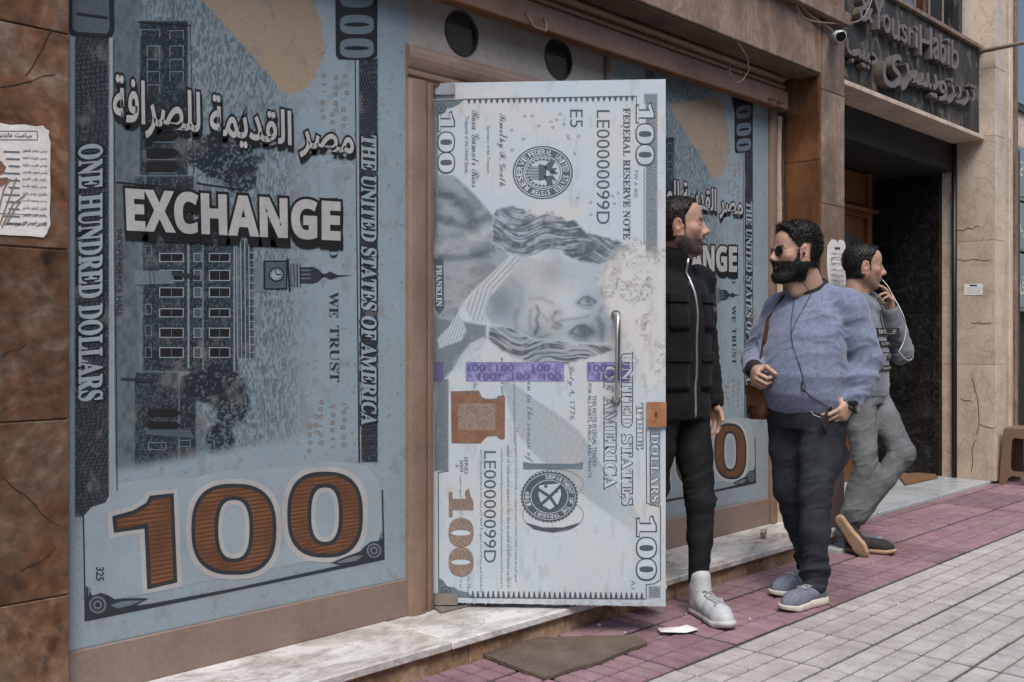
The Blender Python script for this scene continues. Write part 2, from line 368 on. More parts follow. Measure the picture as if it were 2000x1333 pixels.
# ================================================================ step
st = empty('marble_step', (2.5,-.2,0), 'low grey-white marble doorstep running under the shopfront', 'step')
cuts = [-.6, .9, float(on_z(886,1256,.105)[0]), 3.98, 5.5]
for a, b in zip(cuts[:-1], cuts[1:]):
    box('tread_slab', (a+.002,-.392,.073), (b-.002,.12,.105+random.uniform(-.001,.001)), M['marble'], st, b=.005)
rc = [-.6,.4,1.3,2.02, float(on_z(936,1280,.04)[0]), float(on_z(1122,1222,.04)[0]), 3.86, 4.5, 5.1, 5.5]
for a, b in zip(rc[:-1], rc[1:]):
    box('riser_block', (a+.002,-.362+random.uniform(-.004,.004),-.012), (b-.002,.1,.0725), M['riser'], st, b=.004)
# ================================================================ door frame
df = empty('door_frame', (3.1,0,.105), 'rounded bronze aluminium frame round the open shop door', 'door frame')
def prof(x0, x1, sgn=1):
    w = x1-x0
    pts = [(0,.02),(0,-.006),(.03*w,-.02),(.1*w,-.029),(.22*w,-.034),(.38*w,-.036),(.52*w,-.033),(.62*w,-.027),(.68*w,-.018),(.7*w,-.016),(.705*w,-.022),(.73*w,-.024),(.83*w,-.023),(.86*w,-.018),(.88*w,-.012),(.89*w,-.015),(.96*w,-.012),(w,0),(w,.11),(0,.11)]
    return [(x0+q if sgn > 0 else x1-q, y) for q, y in pts]
jl = MB().prism([(x, y, .106) for x, y in prof(XR1, XJ)], (0,0,2.14)).build('jamb', M['alu'], df)
XD1 = 3.64; XD2 = 3.775
MB().prism([(x, y, .106) for x, y in prof(XD1, XD2, -1)], (0,0,2.14)).build('jamb', M['alu'], df)
MB().prism([(XR1, y, 2.386+XR1-x) for x, y in prof(XR1, XJ)], (XD2-XR1,0,0)).build('head_rail', M['alu'], df)
# ================================================================ transom with two round openings
tr = empty('transom_panel', (3.15,0,2.39), 'grey cream sheet with two round dark openings above the open door', 'panel')
def sheet_with_holes(x0, x1, z0, z1, holes, th, y):
    c = bpy.data.curves.new('c', 'CURVE'); c.dimensions = '2D'; c.fill_mode = 'BOTH'; c.extrude = th/2
    def sp(pts):
        s = c.splines.new('POLY'); s.points.add(len(pts)-1); s.use_cyclic_u = True
        for q, (a, b) in zip(s.points, pts): q.co = (a, b, 0, 1)
    sp([(x0,z0),(x1,z0),(x1,z1),(x0,z1)])
    for cx, cz, r in holes: sp([(cx+r*math.cos(t*math.pi/24), cz+r*math.sin(t*math.pi/24)) for t in range(48)])
    o = bpy.data.objects.new('c', c); COL.objects.link(o)
    e = o.evaluated_get(bpy.context.evaluated_depsgraph_get()); m = e.to_mesh()
    mb = MB(); mb.add([(v.co.x, y-v.co.z, v.co.y) for v in m.vertices], [tuple(p.vertices) for p in m.polygons])
    e.to_mesh_clear(); bpy.data.objects.remove(o); bpy.data.curves.remove(c); return mb
holes = []
for px, py in ((901,68),(1090,118)):
    p = on_y(px, py, 0); holes.append((float(p[0]), float(p[2]), .096))
sheet_with_holes(XR1+.003, 3.768, 2.387, 2.86, holes, .006, .0).build('sheet', M['transom'], tr)
for cx, cz, r in holes:
    mb = MB(); n = 40
    ring = [(cx+(r+.001)*math.cos(2*math.pi*k/n), cz+(r+.001)*math.sin(2*math.pi*k/n)) for k in range(n)]
    mb.add([(a, .012, b) for a, b in ring], [tuple(range(n))])
    g_ = mb.build('round_glass', M['glass'], tr)
    mb = MB(); rr = [r+.0015, r-.004]
    vs = [(cx+q*math.cos(2*math.pi*k/n), yy, cz+q*math.sin(2*math.pi*k/n)) for (q, yy) in ((r-.0005,-.006),(r-.005,-.006),(r-.005,.011),(r-.0005,.011)) for k in range(n)]
    mb.add(vs, [(a*n+k, a*n+(k+1) % n, b*n+(k+1) % n, b*n+k) for a, b in ((0,1),(1,2)) for k in range(n)])
    mb.build('rim', M['blackplastic'], g_, smooth=True)
# ================================================================ roller shutter above
sh = empty('roller_shutter', (2.8,-.06,2.575), 'rolled-up brown steel shutter above the shopfront', 'shutter')
XS0 = -.6; XS1 = X(1536,-.08)
box('bottom_bar', (XS0,-.092,2.583), (XS1,-.05,2.69), M['shutter'], sh, b=.004)
box('bottom_lip', (XS0,-.104,2.574), (XS1,-.045,2.5828), M['rust'], sh, b=.002)
for k in range(5):
    z = 2.694+k*.048
    mb = MB(); pts = [(XS0, -.06-.022*math.sin(math.pi*t/8), z+.046*t/8) for t in range(9)]+[(XS0,-.05,z+.046),(XS0,-.05,z)]
    mb.prism(pts, (XS1-XS0-.01,0,0)).build('slat', M['shutter'], sh)
a = on_y(1028,48,-.1); b = on_y(1064,60,-.1)
x0, x1 = float(a[0]), float(b[0])
MB().tube([(x0,-.093,2.63),(x0+.006,-.118,2.6),(x0+.02,-.125,2.565),(x1-.02,-.125,2.562),(x1-.006,-.118,2.6),(x1,-.093,2.63)], .005, 8).build('pull_handle', M['iron'], sh, smooth=True)
for px in (1508,1525):
    x = X(px,-.1); MB().tube([(x-.03,-.094,2.61),(x-.02,-.112,2.6),(x+.01,-.112,2.606),(x+.012,-.094,2.61)], .006, 6).build('bolt_lug', M['rust'], sh, smooth=True)
# ================================================================ lintel
ln = empty('stone_lintel', (2.5,-.25,2.79), 'weathered stone lintel slabs spanning the shopfront above the shutter', 'lintel')
lc = [-1.6,.35,1.7,3.0,X(1335,-.25),4.72,5.506]
for a, b in zip(lc[:-1], lc[1:]):
    box('stone_slab', (a+.0015,-.25,2.79), (b-.0015,.3,3.62), M['weathered'], ln, b=.004)
box('soffit_board', (-1.6,-.235,2.778), (5.5,-.1,2.7895), M['soffit'], ln)
MB().tube([(X(1425,-.2),-.24,2.788),(X(1452,-.2),-.22,2.74),(X(1463,-.2),-.2,2.68),(X(1459,-.2),-.17,2.62),(X(1448,-.2),-.16,2.60),(X(1441,-.2),-.15,2.65),(X(1442,-.2),-.14,2.70)], .004, 6).build('dangling_wire', M['cable'], ln, smooth=True)
cor = box('cornice_strip', (-1.6,-.30,3.12), (5.78,-.2505,3.2), M['weathered'], ln, b=.004)
# ================================================================ right pillar
XP0, XP1 = 5.508, 5.80
rp = empty('stone_pillar', (5.65,-.1,0), 'weathered stone pillar with brown polished side, left of the dark entrance', 'pillar')
for z0, z1 in ((0,.62),(.62,1.36),(1.36,2.02),(2.02,2.70),(2.70,3.5),(3.5,4.6)):
    box('stone_slab', (XP0+.012,-.25,z0+.0012), (XP1,.25,z1-.0012), M['weathered'], rp, b=.003)
for z0, z1 in ((0,.9),(.9,2.28),(2.28,2.788)):
    box('side_slab', (XP0-.012,-.236,z0+.0012), (XP0+.0115,-.02,z1-.0012), M['brownside'], rp, b=.002)
box('plinth_slab', (5.3,-.47,-.012), (5.84,-.255,.022), M['slate'], rp, b=.004)
# strip of broken stone and black gap beside the shop window
pe = empty('jamb_strip', (5.45,0,.1), 'narrow strip of flaking cream stone beside the right banknote panel', 'strip')
mb = MB(); zs = np.linspace(.106, 2.56, 60); xs = 5.452+.018*(fbm(zs*6, 0*zs, 0*zs, 4)-.5)*2
for i in range(len(zs)-1):
    a0 = xs[i]; a1 = xs[i+1]
    mb.add([(5.405,-.02,zs[i]),(a0,-.02,zs[i]),(a1,-.02,zs[i+1]),(5.405,-.02,zs[i+1]),(5.405,.05,zs[i]),(a0,.05,zs[i]),(a1,.05,zs[i+1]),(5.405,.05,zs[i+1])],
           [(0,1,2,3),(1,5,6,2),(5,4,7,6),(4,0,3,7)])
mb.build('flaking_stone', M['beige'], pe)
box('backing', (5.4,.052,.1), (5.6,.1,2.79), M['dark'], pe)
# ================================================================ shop interior behind the open door
box('shop_interior', (2.4,2.0,.09), (4.0,2.05,2.8), M['dark'], kind='structure')
box('shop_interior_side', (2.52,.115,.1), (2.56,2.0,2.8), M['dark'], kind='structure')
box('shop_interior_wall', (3.78,.115,.1), (3.82,2.0,2.8), M['dark'], kind='structure')
box('shop_floor', (2.56,.122,.06), (3.78,2.0,.1), M['slate'], kind='structure')
box('shop_ceiling', (2.4,.115,2.82), (4.0,2.05,2.86), M['dark'], kind='structure')
# ================================================================ entrance to the right
XE = 8.80
en = empty('fascia_sign', (7.3,0,2.9), 'dark slate fascia above the entrance with raised English and Arabic name letters', 'sign')
box('panel', (XP1+.002,.0,2.935), (XE-.04,.7,3.655), M['fascia'], en)
box('bottom_ledge', (XP1+.002,-.035,2.9), (XE-.01,.3,2.934), M['beige'], en, b=.003)
box('top_trim', (XP1+.002,-.03,3.656), (XE-.01,.1,3.69), M['weathered'], en, b=.003)
M['letter'] = plain('dull_metal_letters', (.15, .125, .108), .4, metal=.35, fine=.1)
def raised(body, tl, tr_, br, bl, y, depth, parent, name, offset=0.0, mat=None):
    """letters standing off a wall: photo corners of the text block give its place on the plane y"""
    v, f = text_mesh(body, offset)
    lo = v.min(0); hi = v.max(0); u = (v-lo)/(hi-lo)
    P = [on_y(*c, y) for c in (tl, tr_, br, bl)]
    mb = MB()
    top = [(P[3]*(1-a)+P[2]*a)*(1-b)+(P[0]*(1-a)+P[1]*a)*b for a, b in u]
    n = len(top)
    ed = {}
    for q in f:
        for i in range(len(q)):
            e = (q[i], q[(i+1) % len(q)]); ed[e] = ed.get(e, 0)+1
    side = [(a, b, b+n, a+n) for (a, b) in ed if (b, a) not in ed]
    mb.add([(p[0], y-depth, p[2]) for p in top]+[(p[0], y-.002, p[2]) for p in top], list(f)+[(a, b, c_, d) for a, b, c_, d in side])
    mb.build(name, mat or M['letter'], parent)
raised(serif('&'), (1663,-14), (1690,-2), (1690,52), (1663,46), 0.0, .06, en, 'letter', .006)
ltr = [('Y',1692,1714,-2,58,8),('o',1712,1726,28,66,8),('u',1729,1744,40,80,5),('s',1748,1759,50,86,5),('r',1762,1772,58,92,5),('i',1774,1780,54,96,5),('H',1783,1808,52,112,8),('a',1811,1822,76,120,3),('b',1824,1835,70,126,5),('i',1838,1843,78,130,3),('b',1846,1860,82,138,3)]
for ch, a, b, y0, y1, dy in ltr:
    raised(ch, (a,y0), (b,y0+dy), (b,y1+dy), (a,y1), 0.0, .05, en, 'letter', .004)
raised(arabic('حبيب'), (1640,78), (1702,112), (1702,150), (1640,122), 0.0, .05, en, 'letter', .012)
raised(arabic('ويسرى'), (1708,96), (1835,160), (1835,205), (1708,172), 0.0, .06, en, 'letter', .012)
raised(arabic('تريز'), (1838,150), (1894,172), (1894,214), (1838,206), 0.0, .05, en, 'letter', .012)
wb = empty('entrance_window', (7.2,.1,3.69), 'dim window with iron grille above the dark fascia sign', 'window')
box('pane', (XP1+.01,.16,3.69), (8.35,.17,5.2), M['windowglass'], wb)
for x in (5.85,6.55,7.25,7.9): box('frame_bar', (x,.12,3.691), (x+.06,.158,5.2), M['wood'], wb)
for x in np.arange(5.95, 8.35, .27): MB().tube([(x,.05,3.692),(x,.05,5.2)], .008, 6).build('grille_bar', M['iron'], wb)
box('grille_rail', (5.85,.042,3.98), (8.34,.058,4.0), M['iron'], wb)
for x in np.arange(6.08, 8.3, .27):
    MB().tube([(x+.06*math.cos(t), .05, 4.12+.11*math.sin(t)) for t in np.linspace(0, 2*math.pi, 17)], .008, 6).build('grille_scroll', M['iron'], wb, smooth=True)
box('side_frame', (8.36,.02,3.692), (8.44,.2,5.2), M['fascia'], wb)
bw = empty('upper_wall', (8.6,.1,3.69), 'plain beige stone wall strip beside the grilled window', 'wall')
box('stone_slab', (8.445,.0,3.692), (XE-.001,.3,5.2), M['beige'], bw)
# right pilaster
ps = empty('stone_pilaster', (9.0,0,0), 'beige cracked stone pilaster right of the dark entrance', 'pilaster')
for z0, z1 in ((0.02,1.0),(1.0,2.05),(2.05,2.93),(2.93,3.5),(3.5,5.2)):
    box('stone_slab', (XE,-.12,z0+.001), (9.02,.198,z1-.001), M['beige'], ps, b=.003)
    box('inner_slab', (XE+.012,.236,z0+.001), (9.02,.33,z1-.001), M['beige'], ps, b=.003)
box('moulding', (9.022,-.10,0.0), (9.12,.1,5.2), M['beige'], ps, b=.004)
box('moulding', (9.122,-.13,0.0), (9.2,.1,5.2), M['beige'], ps, b=.01)
box('moulding', (9.202,-.09,0.0), (9.3,.1,5.2), M['beige'], ps, b=.004)
box('moulding', (9.302,-.12,0.0), (9.36,.1,5.2), M['weathered'], ps, b=.004)
MB().tube([(XE-.008,.217,.02),(XE-.008,.217,2.9)], .02, 10).build('drain_pipe', M['blackplastic'], None, smooth=True, label='thin black pipe running down the beige pilaster beside the entrance', cat='pipe')
rod = MB().tube([(8.72,.0,3.63),(8.74,-.35,3.64),(8.76,-.9,3.645)], .018, 8); rod.build('iron_rod', M['iron'], None, smooth=True, label='thin iron rod sticking out from the corner of the dark fascia', cat='rod')
# crack lines in the pilaster
def crack(pts, w):
    mb = MB(); P = [on_x(px, py, XE-.0012) for px, py in pts]
    for a, b in zip(P[:-1], P[1:]):
        t = b-a; n = np.array([0, -t[2], t[1]]); n = n/(np.linalg.norm(n)+1e-9)*w
        mb.add([a-n, a+n, b+n, b-n], [(0,1,2,3)])
    return mb
M['crack'] = plain('dark_crack', (.07, .045, .03), .9)
for c2 in ([(1866,455),(1873,451),(1880,453),(1890,447),(1900,450),(1906,443),(1913,446)], [(1899,740),(1903,760),(1908,775),(1911,800),(1912,830),(1907,850)], [(1868,508),(1885,512),(1900,508),(1925,512),(1935,509)], [(1895,632),(1902,634),(1910,632),(1920,635),(1935,632)], [(1905,860),(1898,880),(1900,905),(1896,925)], [(1912,830),(1922,835),(1940,839)], [(1876,781),(1884,785),(1892,784),(1900,787)]):
    crack(c2, .0032).build('crack', M['crack'], ps)
# entrance recess
eb = empty('entrance_lobby', (7.3,1.2,0), 'dark recessed building entrance lined with black veined marble', 'entrance')
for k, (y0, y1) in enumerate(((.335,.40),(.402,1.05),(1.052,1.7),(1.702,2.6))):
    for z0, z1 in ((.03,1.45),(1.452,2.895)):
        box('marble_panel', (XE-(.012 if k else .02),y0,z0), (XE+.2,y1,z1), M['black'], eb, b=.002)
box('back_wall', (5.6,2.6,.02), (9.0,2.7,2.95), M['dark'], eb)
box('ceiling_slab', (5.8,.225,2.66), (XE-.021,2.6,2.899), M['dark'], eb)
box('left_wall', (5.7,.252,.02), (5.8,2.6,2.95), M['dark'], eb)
fl = box('entrance_floor', (5.62,-.08,-.012), (XE+.3,2.6,.022), M['slate'], kind='structure', b=.004)
wd = empty('wooden_door', (8.0,.78,.022), 'varnished wooden door leaf with raised panels inside the dark entrance', 'door')
xa, xb = X(1652,.75)-.5, X(1704,.75)
box('stile', (xb-.08,.75,.03), (xb,.8,2.65), M['wood'], wd, b=.004)
box('stile', (xa,.75,.03), (xa+.08,.8,2.65), M['wood'], wd, b=.004)
for z0, z1 in ((.03,.25),(1.0,1.12),(2.26,2.36)): box('rail', (xa+.08,.752,z0), (xb-.08,.798,z1), M['wood'], wd, b=.004)
box('ledge', (xa,.70,2.30), (xb+.03,.749,2.335), M['wood'], wd, b=.006)
box('raised_panel', (xa+.082,.765,2.36), (xb-.082,.79,2.65), M['wood'], wd, b=.012)
box('raised_panel', (xa+.082,.765,.25), (xb-.082,.79,1.0), M['wood'], wd, b=.012)
mb = MB(); xc = (xa+xb)/2; hw = (xb-xa)/2-.09
pts = [(xc-hw,.762,1.125),(xc+hw,.762,1.125)]+[(xc+hw*math.cos(t), .762, 1.9+.22*math.sin(t)) for t in np.linspace(0, math.pi, 13)]
mb.prism(pts, (0,.02,0)).build('arched_glass', M['windowglass'], wd)
box('back_board', (xa+.082,.783,1.12), (xb-.082,.79,2.26), M['wood'], wd)
c = [on_z(1752,930,.026), on_z(1822,926,.026), on_z(1832,936,.026), on_z(1768,950,.026)]
M['mat2'] = nmat('brown_coir', [(.3,(.1,.05,.025)),(.7,(.2,.11,.06))], 60, .95, .002, 120)
MB().prism([tuple(p) for p in (c[0], c[3], c[2], c[1])], (0,0,.012)).build('doormat', M['mat2'], None, label='small brown coir mat on the pale floor of the entrance', cat='doormat')
# far right shop
fr = empty('corner_shop', (10.2,.1,0), 'sliver of dark shopfront at the right edge behind the sign boards', 'shopfront')
box('wall', (9.362,.02,-.012), (13,.3,2.62), M['dark'], fr); box('upper_wall', (9.362,.0,2.622), (13,.3,6), M['beige'], fr)
box('window_frame', (9.55,-.03,3.3), (10.4,-.001,4.6), M['blackplastic'], fr); box('window_glass', (9.6,-.036,3.36), (10.35,-.031,4.55), M['windowglass'], fr)
M['board'] = plain('grey_blue_signboard', (.16, .19, .2), .4, fine=.1)
for (z0, z1, lab, txt) in ((2.5,2.92,'upper grey-blue sign board in a pale frame at the right edge','شركة'),(2.02,2.42,'middle grey-blue sign board at the right edge','مكتب'),(1.5,1.98,'lower grey-blue sign board with white Arabic lettering at the right edge','التوفيق')):
    e_ = empty('sign_board', (9.9,-.06,z0), lab, 'sign board', 'sign boards of the corner shop')
    box('board', (9.5,-.07,z0), (10.5,-.05,z1), M['board'], e_, b=.004)
    box('frame', (9.47,-.062,z0-.03), (10.53,-.045,z1+.03), M['steel'], e_)
    v, f = text_mesh(arabic(txt)); lo = v.min(0); hi = v.max(0); u = (v-lo)/(hi-lo)
    MB().add([(9.56+a*.5, -.0712, z0+.12+b*.2) for a, b in u], f).build('lettering', M['paper'], e_)
box('notice_frame', (9.42,-.09,.9), (9.5,-.03,2.9), M['blackplastic'], None, label='dark upright post beside the sign boards at the right edge', cat='post')
# ================================================================ printed banknote panels
M['p_ink'] = plain('print_dark_ink', (.022, .03, .036), .5, fine=.25, fscale=260)
M['p_soft'] = plain('print_grey_ink', (.115, .15, .175), .55, fine=.3, fscale=260)
M['p_mid'] = plain('print_mid_ink', (.06, .08, .098), .55, fine=.3, fscale=260)
M['p_pale'] = plain('print_pale', (.25, .305, .34), .5, fine=.1, fscale=200)
M['d_pale'] = plain('door_print_pale', (.41, .47, .505), .5, fine=.06, fscale=200)
M['p_white'] = plain('print_white', (.36, .36, .355), .5, fine=.08, fscale=160, dirt=((.25,.2,.17),.35,22))
M['p_black'] = plain('print_black', (.012, .012, .013), .45)
M['p_brownring'] = plain('print_tan_ink', (.22, .17, .13), .6)
M['p_purple'] = nmat('print_violet_band', [(.3,(.09,.08,.2)),(.45,(.15,.145,.31)),(.65,(.25,.26,.45))], 40, .5, fine=.15)
M['p_violet'] = plain('print_violet_ink', (.1, .09, .2), .5)
M['p_copper'] = nmat('print_copper_ink', [(.3,(.16,.085,.055)),(.7,(.24,.13,.085))], 26, .45, fine=.2, metal=.15)
M['p_flake'] = plain('print_brown_ink', (.2, .15, .12), .6, fine=.5, fscale=190)
def hatch_mat(name, c1, c2, freq, axis='Z', rough=.5):
    m = bpy.data.materials.new(name); m.use_nodes = True; N = m.node_tree.nodes; L = m.node_tree.links; P = N['Principled BSDF']
    tc = N.new('ShaderNodeTexCoord'); w = N.new('ShaderNodeTexWave'); w.bands_direction = axis; w.inputs['Scale'].default_value = freq
    w.inputs['Distortion'].default_value = .6; w.inputs['Detail'].default_value = 2
    L.new(tc.outputs['Object'], w.inputs['Vector']); x = N.new('ShaderNodeMix'); x.data_type = 'RGBA'
    x.inputs[6].default_value = (*c1, 1); x.inputs[7].default_value = (*c2, 1)
    n = N.new('ShaderNodeTexNoise'); n.inputs['Scale'].default_value = 9; n.inputs['Detail'].default_value = 5; L.new(tc.outputs['Object'], n.inputs['Vector'])
    ml = N.new('ShaderNodeMath'); ml.operation = 'MULTIPLY'; L.new(w.outputs['Fac'], ml.inputs[0])
    mr = N.new('ShaderNodeMapRange'); mr.inputs['From Min'].default_value = .35; mr.inputs['From Max'].default_value = .65; mr.inputs['To Min'].default_value = .3
    L.new(n.outputs['Fac'], mr.inputs['Value']); L.new(mr.outputs[0], ml.inputs[1])
    L.new(ml.outputs[0], x.inputs[0]); L.new(x.outputs[2], P.inputs['Base Color']); P.inputs['Roughness'].default_value = rough; return m
M['p_orange'] = hatch_mat('print_orange_hatch', (.075,.032,.014), (.2,.085,.036), 22)
class Flat:
    """a printed sheet: pixel positions on the photo give positions on the sheet's plane"""
    def __init__(s, O, U, n): s.O = np.array(O, float); s.U = np.array(U, float); s.n = np.array(n, float); s.parts = {}
    def p(s, px, py, lay=0.0):
        d = ray(px, py); O = s.O+s.n*lay; t = np.dot(O-CAM, s.n)/np.dot(d, s.n); return CAM+d*t
    def mb(s, part, mat): return s.parts.setdefault((part, mat), MB())
    def poly(s, pts, mat, lay, part='printed_shape'):
        s.mb(part, mat).add([s.p(a, b, lay) for a, b in pts], [tuple(range(len(pts)))])
    def ring(s, outer, inner, mat, lay, part='printed_shape'):
        n = len(outer)
        s.mb(part, mat).add([s.p(a, b, lay) for a, b in outer]+[s.p(a, b, lay) for a, b in inner], [(k, (k+1) % n, n+(k+1) % n, n+k) for k in range(n)])
    def line(s, pts, w, mat, lay, part='printed_line', closed=False):
        P = [np.array(q, float) for q in pts]
        if closed: P.append(P[0])
        for a, b in zip(P[:-1], P[1:]):
            t = b-a; L = np.linalg.norm(t)
            if L < 1e-6: continue
            t = t/L; n = np.array([-t[1], t[0]])*w/2; a2 = a-t*w*.3; b2 = b+t*w*.3
            s.poly([a2-n, a2+n, b2+n, b2-n], mat, lay, part); lay += 2e-6
    def rect(s, x0, y0, x1, y1, mat, lay, part='printed_shape'): s.poly([(x0,y0),(x1,y0),(x1,y1),(x0,y1)], mat, lay, part)
    def frame(s, x0, y0, x1, y1, w, mat, lay, part='printed_line'): s.line([(x0,y0),(x1,y0),(x1,y1),(x0,y1)], w, mat, lay, part, True)
    def text(s, body, tl, tr_, br, bl, mat, lay, part='lettering', offset=0.0, res=3, shift=(0, 0), grow=None):
        v, f = text_mesh(body, offset, res)
        lo = v.min(0)+offset; hi = v.max(0)-offset; u = (v-lo)/(hi-lo)
        C = [np.array(c, float)+np.array(shift) for c in (tl, tr_, br, bl)]
        q = [(C[3]*(1-a)+C[2]*a)*(1-b)+(C[0]*(1-a)+C[1]*a)*b for a, b in u]
        s.mb(part, mat).add([s.p(a, b, lay) for a, b in q], f)
    def down(s, body, x0, x1, y0, y1, mat, lay, part='lettering', offset=0.0, tilt=0.0, **k):
        """text turned a quarter clockwise, reading from y0 down to y1, letter tops at x1"""
        s.text(body, (x1, y0+tilt), (x1, y1+tilt), (x0, y1), (x0, y0), mat, lay, part, offset, **k)
    def emit(s, parent):
        out = {}
        for (part, mat), mb in s.parts.items():
            me = bpy.data.meshes.new(part); me.from_pydata(mb.v, [], mb.f); me.materials.append(M[mat]); me.update()
            out[(part, mat)] = link(part, me, parent, kind='stuff')
        return out
def in_poly(x, y, pts):
    r = np.zeros(x.shape, bool); n = len(pts)
    for i in range(n):
        x0, y0 = pts[i]; x1, y1 = pts[(i+1) % n]
        if y0 == y1: continue
        c = ((y0 <= y) & (y < y1)) | ((y1 <= y) & (y < y0))
        r ^= c & (x < (x1-x0)*(y-y0)/(y1-y0)+x0)
    return r
def seg_d(x, y, pts):
    d = np.full(x.shape, 1e9)
    for (x0, y0), (x1, y1) in zip(pts[:-1], pts[1:]):
        vx, vy = x1-x0, y1-y0; t = np.clip(((x-x0)*vx+(y-y0)*vy)/(vx*vx+vy*vy+1e-9), 0, 1)
        d = np.minimum(d, np.hypot(x-x0-t*vx, y-y0-t*vy))
    return d
def soft_poly(x, y, pts, w=4.0):
    d = seg_d(x, y, list(pts)+[pts[0]]); i = in_poly(x, y, pts)
    return np.clip(.5+np.where(i, d, -d)/w, 0, 1)
def project(P):
    d = P-CAM; Z = d@FWD; return 1000+FPX*(d@RGT)/Z, 668-FPX*d[:, 2]/Z
def sm(a, b, t):
    t = np.clip((t-a)/(b-a), 0, 1); return t*t*(3-2*t)
def print_grid(O, Uv, w, z0, z1, step, n, colour, name, parent, mat, keep=None):
    nx = int(round(w/step)); nz = int(round((z1-z0)/step))
    a = np.linspace(0, w, nx+1); b = np.linspace(z0, z1, nz+1)
    A, B = np.meshgrid(a, b)
    P = np.array(O)+A.reshape(-1, 1)*np.array(Uv)+B.reshape(-1, 1)*np.array([0, 0, 1.0])
    x, y = project(P)
    C = np.clip(colour(x, y), 0, 1)
    idx = np.arange((nx+1)*(nz+1)).reshape(nz+1, nx+1)
    F = np.stack([idx[:-1, :-1], idx[:-1, 1:], idx[1:, 1:], idx[1:, :-1]], -1).reshape(-1, 4)
    me = bpy.data.meshes.new(name); me.vertices.add(len(P)); me.vertices.foreach_set('co', P.ravel())
    me.loops.add(F.size); me.polygons.add(len(F)); me.loops.foreach_set('vertex_index', F.ravel())
    me.polygons.foreach_set('loop_start', np.arange(len(F))*4)
    me.update(calc_edges=True)
    at = me.color_attributes.new('colour', 'FLOAT_COLOR', 'POINT'); at.data.foreach_set('color', np.c_[C, np.ones(len(C))].ravel())
    return link(name, me, parent, mat)
def mixc(c, m, t): return c*(1-m[:, None])+np.array(t)*m[:, None]
INK = (.022, .03, .038); SOFT = (.12, .155, .18)
# ---------------------------------------------------------------- window panel artwork
PAPER = (.225, .285, .32)
def panel_colour(x, y):
    c = np.tile(np.array(PAPER), (len(x), 1))
    g1 = fbm(x/60, y/60, 0*x, 4); c = c*(.94+.12*g1)[:, None]
    c = mixc(c, .5*sm(.5, .75, fbm(x/140+9, y/140, 0*x, 3)), (.225, .265, .285))
    hv = vnoise(x/1.9, y/8, 0*x); hf = vnoise(x/2.0+40, y/5, 0*x)
    inner = (x > 222) & (x < 690) & (y < 960)
    # engraved sky ticks
    edge = 640+18*fbm(y/40, 0*y, 0*y, 3)-30*sm(380, 200, y)
    sky_t = sm(30, -60, x-edge+40)*inner
    ink = sky_t*np.where(hv > .5, .6, .2)*sm(.2, .6, hf+.25)*(1-.45*sm(520, 640, x))
    # ground strip in front of the building
    gr = inner*sm(290, 265, x)*(.5+.5*fbm(x/9, y/14, 0*x+3, 4))
    ink = np.maximum(ink, gr*.85)
    def slab(x0, x1, y0, y1, v, tex=.3):
        return soft_poly(x, y, [(x0,y0),(x1,y0),(x1,y1),(x0,y1)], 5)*np.clip(v*1.12+2*tex*(vnoise(x/2.2, y/2.2, 0*x+8)-.6), 0, 1)
    for a in ((272,368,42,345,.97),(284,380,345,440,.94),(278,466,432,728,.9),(262,350,728,945,.9),(262,284,345,440,.8),(350,384,742,945,.95),(466,496,470,702,.85),(384,402,820,930,.55)):
        ink = np.maximum(ink, slab(*a))
    # trees
    for cx, cy, rx, ry in ((445,312,70,48),(404,300,45,40),(470,350,38,30),(425,755,62,44),(452,790,42,50),(400,750,50,36),(430,865,30,40),(300,700,22,16)):
        d = np.hypot((x-cx)/rx, (y-cy)/ry)+.5*(fbm(x/9, y/9, 0*x+cx, 4)-.5)
        ink = np.maximum(ink, sm(1.12, .8, d)*(.62+.4*(vnoise(x/3.4, y/3.4, 0*x+cy) > .4)))
    # light courses on the facade
    for x0, x1, y0, y1 in ((366,370,440,722),(456,460,440,728),(395,398,440,722)):
        ink = np.where((x > x0) & (x < x1) & (y > y0) & (y < y1), .22, ink)
    ink = ink*(1-sm(905-.0*x, 935, y+.18*(x-225)))
    c = mixc(c, np.clip(ink, 0, 1)*.97, (.011, .017, .023))
    # peach moon shape
    moon = [(340,-60),(393,0),(428,38),(458,72),(522,143),(548,178),(564,189),(602,176),(622,140),(632,95),(630,45),(612,10),(590,-60)]
    wob = 8*(fbm(x/10, y/10, 0*x+5, 3)-.5)
    c = mixc(c, soft_poly(x+wob, y+wob, moon, 5), (.28, .222, .162))
    # dark guilloche bands
    def band(x0, x1, y0, y1):
        nonlocal c
        m = soft_poly(x, y, [(x0(y0) if callable(x0) else x0, y0), (x1, y0), (x1, y1), (x0, y1)], 2.5)
        lace = np.abs(np.sin((x*.55+y*.22)+3*np.sin(y/40)))*np.abs(np.sin((x*.5-y*.25)+3*np.cos(y/33)))
        c = mixc(c, m*.995, (.016,.022,.028)); c = mixc(c, m*(lace > .62)*.22, (.25, .28, .3))
    band(146, 213, 72, 1012); band(701, 738, 116, 905)
    c = mixc(c, .45*sm(.6, .8, fbm(x/22+3, y/34, 0*x+17, 4)), (.17, .17, .165)); c = mixc(c, .55*sm(.74, .8, fbm(x/7, y/7, 0*x+27, 3)), (.13, .13, .13))
    c = mixc(c, .25*sm(1000, 1260, y), (.27, .3, .32))
    return c*(.93+.14*vnoise(x/1.8, y/1.8, 0*x+2))[:, None]
PL = Flat((0,-.0052,0), (1,0,0), (0,-1,0))
pn = empty('banknote_panel', (1.87,0,.105), 'left window panel printed with a hundred-dollar note, EXCHANGE and Arabic lettering', 'window panel', 'printed window panels')
M['print'] = attr_mat('printed_vinyl', rough=.5, grain=.1, gscale=420, spec=.15)
